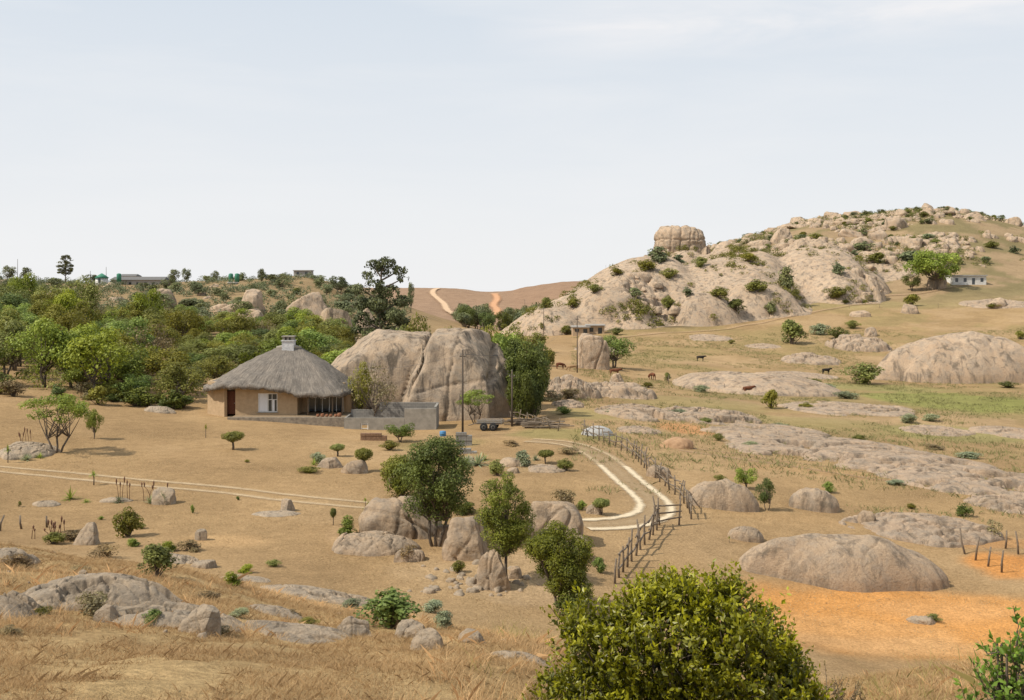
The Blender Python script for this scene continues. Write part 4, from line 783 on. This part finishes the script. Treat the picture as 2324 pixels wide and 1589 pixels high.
x,y,z=ground_at(1005,990); tag(obj('water_drum',mesh('water_drum',*lathe([(.42,0),(.45,.1),(.45,.35),(.47,.37),(.45,.4),(.45,.62),(.40,.7),(.1,.74)],18),BLUE,True),(x,y,z),(0,0,0),.6),'small blue plastic drum by the wall','barrel')
rock(1322,1392,967,990,.8,0,.06,4,plain('pale_gravel',(.40,.39,.375),(.30,.29,.275),8),0,0,label='heap of pale grey gravel on the grass',name='gravel_pile')
rock(1500,1570,992,1018,.7,0,.15,4,plain('orange_earth',(.38,.24,.14),(.3,.18,.10),4),0,0,label='low mound of orange earth',name='earth_mound')
x,y,z=ground_at(1112,977); TR=thing('farm_trailer','small flatbed farm trailer loaded with timber','trailer',(x,y+.4,z),(0,0,-.1))
PALEW=plain('faded_paint',(.30,.28,.25),(.2,.19,.17),5)
part(TR,'trailer_bed',[box(-1.1,1.1,-.65,.65,.55,.65)],WOODG); part(TR,'side_rail',[box(-1.1,1.1,-.68,-.65,z_,z_+.08) for z_ in(.7,.86)]+[box(x_,x_+.05,-.68,-.63,.65,1.0) for x_ in(-1.1,-.4,.35,1.05)],PALEW)
tyre=mesh('tyre',*lathe([(.2,-.09),(.31,-.09),(.34,-.05),(.34,.05),(.31,.09),(.2,.09)],20,'y'),plain('rubber',(.03,.03,.03)),True); rim=mesh('rim',*lathe([(.05,-.07),(.15,-.095),(.17,-.06),(.17,.06)],16,'y'),PALEW,True)
for xx,yy in((.35,-.78),(.35,.78),(-.45,-.78)):
    w=obj('wheel',tyre,(xx,yy,.34),parent=TR); obj('rim',rim,parent=w)
part(TR,'drawbar',[tube([(-1.1,0,.58),(-1.9,0,.35)],.04,6)],WOODG); part(TR,'timber_load',[tube([(-1.0+R.random()*.2,-.5+k*.13,.7+.08*(k%3)),(1.0+R.random()*.3,-.5+k*.13,.72+.08*(k%3))],.06,6) for k in range(9)],WOODG)
for u,v in((1185,965),(1215,972),(1245,970)):
    x,y,z=ground_at(u,v); tag(obj('timber_pile',mesh('timber_pile',*join([tube([(R.normal()*.5-1.1,R.normal()*.3,.05+.06*k),(R.normal()*.5+1.1,R.normal()*.3,.1+.05*k)],.05,6) for k in range(9)]),WOODG),(x,y,z)),'loose pile of weathered poles','timber','timber piles')
# ---------------------------------------------------------------- fences
PM=[mesh('post',*tube([(0,0,-.2),(R.normal()*.03,R.normal()*.03,.6),(R.normal()*.05,R.normal()*.05,1.25)],[.055,.048,.038],7),WOODG,True) for _ in range(5)]
def fence(uvs,step,label,hs=1.,rails=(.45,.95),name='rail_fence',sag=.08):
    W=catmull(np.array([ground_at(*q)[:2] for q in uvs]),.2); L=np.concatenate([[0],np.cumsum(np.linalg.norm(np.diff(W,axis=0),axis=1))]); ts=np.arange(0,L[-1],step)
    X=np.interp(ts,L,W[:,0]); Y=np.interp(ts,L,W[:,1]); Z=H(X,Y); e=thing(name,label,'fence',(X[0],Y[0],Z[0])); o0=np.array([X[0],Y[0],Z[0]])
    for k in range(len(X)): obj('post',random.choice(PM),Vector(np.array([X[k],Y[k],Z[k]])-o0),(R.normal()*.08,R.normal()*.08,R.random()*6),(1,1,hs*R.uniform(.8,1.2)),e)
    for rz in rails:
        for k in range(len(X)-1):
            if R.random()<.06: continue
            a=np.array([X[k],Y[k],Z[k]+rz*hs+R.normal()*sag])-o0; b=np.array([X[k+1],Y[k+1],Z[k+1]+rz*hs+R.normal()*sag])-o0; dv=(b-a)*.12
            part(e,'rail',[tube([a-dv,(a+b)/2+R.normal(size=3)*.02,b+dv],[.038,.044,.032] if sag>.05 else .008,5)],WOODG,True)
FL='rustic crooked pole fence with rough split rails'
fence([(1322,988),(1352,998),(1400,1018),(1436,1036),(1470,1070),(1510,1105),(1545,1135),(1566,1165),(1570,1190)],1.2,FL)
fence([(1395,1325),(1425,1285),(1460,1240),(1490,1205),(1500,1185)],1.0,FL,1.0)
fence([(1490,1197),(1525,1193),(1568,1190)],1.5,'wooden field gate of rough poles',1.15,(.3,.6,.95),'pole_gate')
fence([(2190,1258),(2215,1272),(2245,1287),(2275,1300),(2305,1312)],1.1,'row of bare wooden fence posts on orange soil',.9,(.9,),'wire_fence',.02)
fence([(2282,1245),(2330,1268)],1.2,'row of bare wooden fence posts on orange soil',.9,(),'post_row')
fence([(1160,955),(1200,962),(1280,982)],1.3,FL,.8)
fence([(0,1205),(60,1200),(140,1195)],1.1,'short row of thin fence posts in dry grass',.5,(),'post_row')
fence([(1480,862),(1560,880),(1700,895),(1820,888)],6,'wire fence with thin posts across the field',1.0,(1.0,),'wire_fence',.02)
fence([(1800,690),(1900,700),(2100,700),(2320,690)],9,'wire fence with thin posts across the field',1.1,(1.0,),'wire_fence',.02)
# ---------------------------------------------------------------- utility poles
POLE=plain('creosoted_wood',(.11,.085,.065),(.06,.05,.04),6,.9); WIRE=plain('wire',(.12,.12,.12)); tops=[]
def upole(u,v0,v1,d=None):
    if d: x,y=at(u,d); z=h1(x,y)
    else: x,y,z=ground_at(u,v1)
    h=(v1-v0)/F*y; e=thing('utility_pole','dark wooden utility pole with small crossarm','utility pole',(x,y,z),group='utility poles')
    part(e,'shaft',[tube([(0,0,-.5),(0,0,h)],[.10,.065],10)],POLE,True); part(e,'crossarm',[box(-.25,.25,-.04,.04,h-.55,h-.47)],POLE)
    for xx in(-.2,0,.2): part(e,'insulator',[lathe([(.03,h-.47 if xx else h),(.04,h-.42 if xx else h+.05),(.03,h-.36 if xx else h+.10)],8)],PALEW,True).location=(xx,0.0,0)
    tops.append((x,y,z+h))
for a in((1050,795,992),(1162,842,968),(1310,718,846),(1234,697,776),(1191,680,742),(1780,622,682),(1375,600,640)): upole(*a)
def wire(a,b,sag,off=0):
    a=np.array(a,float);b=np.array(b,float); a[0]+=off;b[0]+=off; t=np.linspace(0,1,16)[:,None]; P_=a*(1-t)+b*t; P_[:,2]-=(4*sag*t*(1-t))[:,0]+.3
    tag(obj('power_line',mesh('power_line',*tube(P_,.010,4),WIRE),(0,0,0)),'thin sagging overhead power line','cable','power lines')
T=tops
for off in(-.2,.2):
    wire(T[0],T[2],2.0,off); wire(T[2],T[3],2,off); wire(T[3],T[4],2,off); wire(T[2],T[5],4,off)
wire(T[0],T[1],.4); wire(T[0],(HX+2,HY+3,HZ+5),1.0)
# ---------------------------------------------------------------- distant buildings
GR=plain('grey_roof',(.16,.155,.15),(.12,.115,.11),3,.7); GREEN=plain('green_sheet',(.06,.22,.14),(.05,.17,.11),3,.5)
def bld(u0,u1,v0,v1,d,label,wall,roof,style,dep=6,name='village_house'):
    uc=(u0+u1)/2; x,y=at(uc,d); s=d/F; W=(u1-u0)*s; zb=-(v1-V0)*s; Hh=(v1-v0)*s; e=thing(name,label,'house',(x,y,zb)); g0=h1(x,y)-zb-2
    n_=max(2,int(W/3)); xs=np.linspace(-W/2+.25,W/2-.25,n_+1); hw=Hh*(.72 if style!='flat' else .88); ws=[]
    gaps=[]
    for i_ in range(n_):
        c_=(xs[i_]+xs[i_+1])/2; gaps.append((c_-.55,c_+.55,.0 if i_==n_//2 else .9))
    pv=xs[0]
    zt=min(hw*.82,2.3)
    for a,b,zs in gaps:
        ws.append(box(pv,a,0,.25,min(g0,-1),hw)); ws.append(box(a,b,0,.25,zt,hw)); ws.append(box(a,b,0,.25,min(g0,-1),zs)); pv=b
    ws.append(box(pv,xs[-1],0,.25,min(g0,-1),hw)); ws+= [box(xs[0],xs[0]+.25,.26,dep,min(g0,-1),hw),box(xs[-1]-.25,xs[-1],.26,dep,min(g0,-1),hw),box(xs[0],xs[-1],dep+.01,dep+.2,min(g0,-1),hw)]
    part(e,'wall',ws,wall)
    for i_,(a,b,zs) in enumerate(gaps): part(e,'door' if zs==0 else 'window',[box(a,b,.14,.18,zs,zt)],GLASS)
    if style=='flat': part(e,'roof_slab',[box(-W/2,W/2,-.5,dep+.4,hw+.01,Hh)],roof)
    elif style=='gable':
        V=np.array([(-W/2,-.8,hw),(W/2,-.8,hw),(W/2,dep+.6,hw),(-W/2,dep+.6,hw),(-W/2+.6,dep/2,Hh),(W/2-.6,dep/2,Hh)]); part(e,'roof',(V,[np.array([(0,1,5,4),(2,3,4,5),(0,3,2,1)]),np.array([(1,2,5),(3,0,4)])]),roof)
    return e
WH=plain('white_wall',(.66,.65,.62),(.5,.48,.45),1.5); TANW=plain('tan_wall',(.42,.31,.2),(.35,.25,.16),1.5); GW=plain('grey_wall',(.38,.36,.33),(.28,.26,.24),1.5)
_,dw,_=ground_at(2200,647)
bld(2160,2240,624,646,dw,'white flat-roofed house with dark openings on the hill',WH,GW,'flat')
_,dw,_=ground_at(1337,760)
bld(1298,1340,741,761,dw,'small tan brick building by the track',TANW,GW,'flat'); bld(1330,1374,737,761,dw+.8,'small building with overhanging concrete roof slab',TANW,GW,'flat',4)
bld(250,375,628,654,395,'long low grey-roofed house with veranda on the ridge',GW,GR,'gable'); bld(268,310,622,640,415,'grey-roofed house on the ridge',WH,GR,'gable')
bld(665,706,613,628,430,'pale flat-roofed house on the ridge crest',GW,GW,'flat'); bld(568,632,638,650,400,'low house with pale metal roof',GW,WH,'gable'); bld(468,512,655,667,360,'small grey-roofed house on the slope',GW,GR,'gable'); bld(516,534,640,656,380,'small white house among trees',WH,WH,'flat',4)
x,y=at(231,385); e=thing('round_hut','white round hut with green conical roof','hut',(x,y,-(642-V0)/F*385)); part(e,'wall',[lathe([(2.3,-2),(2.3,1.9)],24)],WH,True); part(e,'roof',[lathe([(2.8,1.85),(1.4,2.9),(.1,3.7)],24)],GREEN,True); part(e,'door',[box(-.45,.45,-2.36,-2.31,0,1.7)],GLASS)
for u in(270,524,538): 
    x,y=at(u,392); tag(obj('water_tank',mesh('water_tank',*lathe([(1.1,-2),(1.1,2.0),(.9,2.3),(.3,2.5)],18),GREEN,True),(x,y,-(632-V0)/F*392),(0,0,0),.8),'round green plastic water tank on the ridge','water tank','water tanks')
for u,v0,v1 in((40,588,625),(241,606,640),(205,615,640),(1783,630,680)):
    dd=400; x,y=at(u,dd if u<900 else 320); tag(obj('antenna_pole',mesh('antenna_pole',*tube([(0,0,-2),(0,0,(v1-v0)/F*y)],[.12,.07],6),POLE,True),(x,y,-(v1-V0)/F*y)),'slender bare pole on the ridge','pole')
# ---------------------------------------------------------------- cattle
def cow_mesh(graze):
    vs=[(-.75,0,1.2,.27),(0,0,1.1,.36),(.65,0,1.17,.30)]+([(1.0,0,.98,.17),(1.22,0,.6,.13),(1.38,0,.28,.09)] if graze else [(1.0,0,1.32,.18),(1.28,0,1.38,.14),(1.58,0,1.2,.09)])
    vs+=[(-1.02,0,1.28,.05),(-1.1,0,.6,.035)]; ed=[(0,1),(1,2),(2,3),(3,4),(4,5),(0,6),(6,7)]
    for s in(-1,1):
        b=len(vs); vs+=[(-.7,s*.2,.8,.15),(-.88,s*.2,.48,.07),(-.8,s*.2,.03,.06)]; ed+=[(0,b),(b,b+1),(b+1,b+2)]
        b=len(vs); vs+=[(.58,s*.2,.78,.12),(.62,s*.2,.42,.06),(.6,s*.2,.03,.06)]; ed+=[(2,b),(b,b+1),(b+1,b+2)]
        b=len(vs); h_=vs[4]; vs+=[(h_[0]-.05,s*.24,h_[2]+.1,.04)]; ed+=[(4,b)]
    me=bpy.data.meshes.new('cow'); me.from_pydata([v[:3] for v in vs],ed,[]); o=bpy.data.objects.new('cow_tmp',me); COL.objects.link(o)
    m_=o.modifiers.new('s','SKIN'); m_.use_smooth_shade=True
    sv=me.skin_vertices[0].data
    for k,v in enumerate(vs): sv[k].radius=(v[3],v[3])
    sv[0].use_root=True; o.modifiers.new('d','SUBSURF').levels=1
    bpy.context.view_layer.update(); dg=bpy.context.evaluated_depsgraph_get(); r=bpy.data.meshes.new_from_object(o.evaluated_get(dg)); bpy.data.objects.remove(o); return r
try:
    cm=[cow_mesh(False),cow_mesh(True)]
    cols={'black':plain('black_hide',(.025,.022,.02),None,3),'brown':plain('brown_hide',(.16,.06,.03),None,3),'tan':plain('tan_hide',(.30,.19,.10),None,3)}
    for u,v,c_,g_,r_ in((1590,820,'black',0,0),(1875,850,'black',0,.2),(1480,862,'brown',1,2.0),(1698,895,'brown',0,0.3),(1300,843,'tan',1,3.0),(1272,838,'brown',1,.5),(1395,853,'brown',0,0)):
        x,y,z=ground_at(u,v); me=cm[g_].copy(); me.materials.clear(); me.materials.append(cols[c_])
        tag(obj('cow',me,(x,y,z),(0,0,r_),.8),c_+(' cow grazing' if g_ else ' cow standing')+' in the dry field','cow','cattle')
except Exception as ex: print('COW',ex)
# ---------------------------------------------------------------- light, sky, camera
s=Vector((-.80,-.32,.98)).normalized(); el=math.asin(s.z); az=math.atan2(s.x,s.y)
sl=bpy.data.lights.new('sun','SUN'); sl.energy=5.0; sl.angle=math.radians(.6); sl.color=(1,.925,.80)
so=bpy.data.objects.new('sun',sl); COL.objects.link(so); so.rotation_euler=s.to_track_quat('Z','Y').to_euler(); so.location=(-50,0,80)
w=bpy.data.worlds.new('World'); scn.world=w; w.use_nodes=True; nt=w.node_tree; nt.nodes.clear()
sky=nd(nt,'TexSky',sky_type='NISHITA'); sky.sun_disc=False; sky.sun_elevation=el; sky.sun_rotation=az%(2*math.pi); sky.dust_density=3; sky.air_density=1.2; sky.altitude=900
gen=nd(nt,'TexCoord').outputs['Generated']; sx_=nd(nt,'SeparateXYZ',{0:gen}); z_=sx_.outputs[2]
hz=mix(nt,mr(nt,z_,0,.34),(9.2,9.2,9.25),(6.7,7.5,8.4))
c=mix(nt,.94,sky.outputs[0],hz)
cl=noise(nt,nd(nt,'Mapping',{'Vector':gen,'Scale':(1.6,1.6,9),'Location':(.3,0,.45)}).outputs[0],1.3,5,.55,.3)
c=mix(nt,mr(nt,cl,.48,.72,0,.5),c,(8.9,8.95,9.05))
cl2=noise(nt,nd(nt,'Mapping',{'Vector':gen,'Scale':(3,3,14)}).outputs[0],1.5,5,.6,.4)
band=mth(nt,'MULTIPLY',mr(nt,mth(nt,'ABSOLUTE',mth(nt,'SUBTRACT',z_,.250)),.0,.035,1,0),mr(nt,sx_.outputs[0],-.04,.10,0,1))
c=mix(nt,mth(nt,'MULTIPLY',band,mr(nt,cl2,.33,.58,0,.85)),c,(9.1,9.0,9.1))
bg=nd(nt,'Background',{'Color':c,'Strength':.1}); out=nd(nt,'OutputWorld'); nt.links.new(bg.outputs[0],out.inputs[0])
cam=bpy.data.cameras.new('camera'); cam.sensor_width=36; cam.lens=36*F/2324; cam.shift_y=-(794.5-V0)/2324; cam.clip_start=.1; cam.clip_end=6000
co_=bpy.data.objects.new('camera',cam); COL.objects.link(co_); co_.rotation_euler=(math.radians(90),0,0); scn.camera=co_
scn.view_settings.view_transform='Standard'; scn.view_settings.look='None'; scn.view_settings.exposure=0
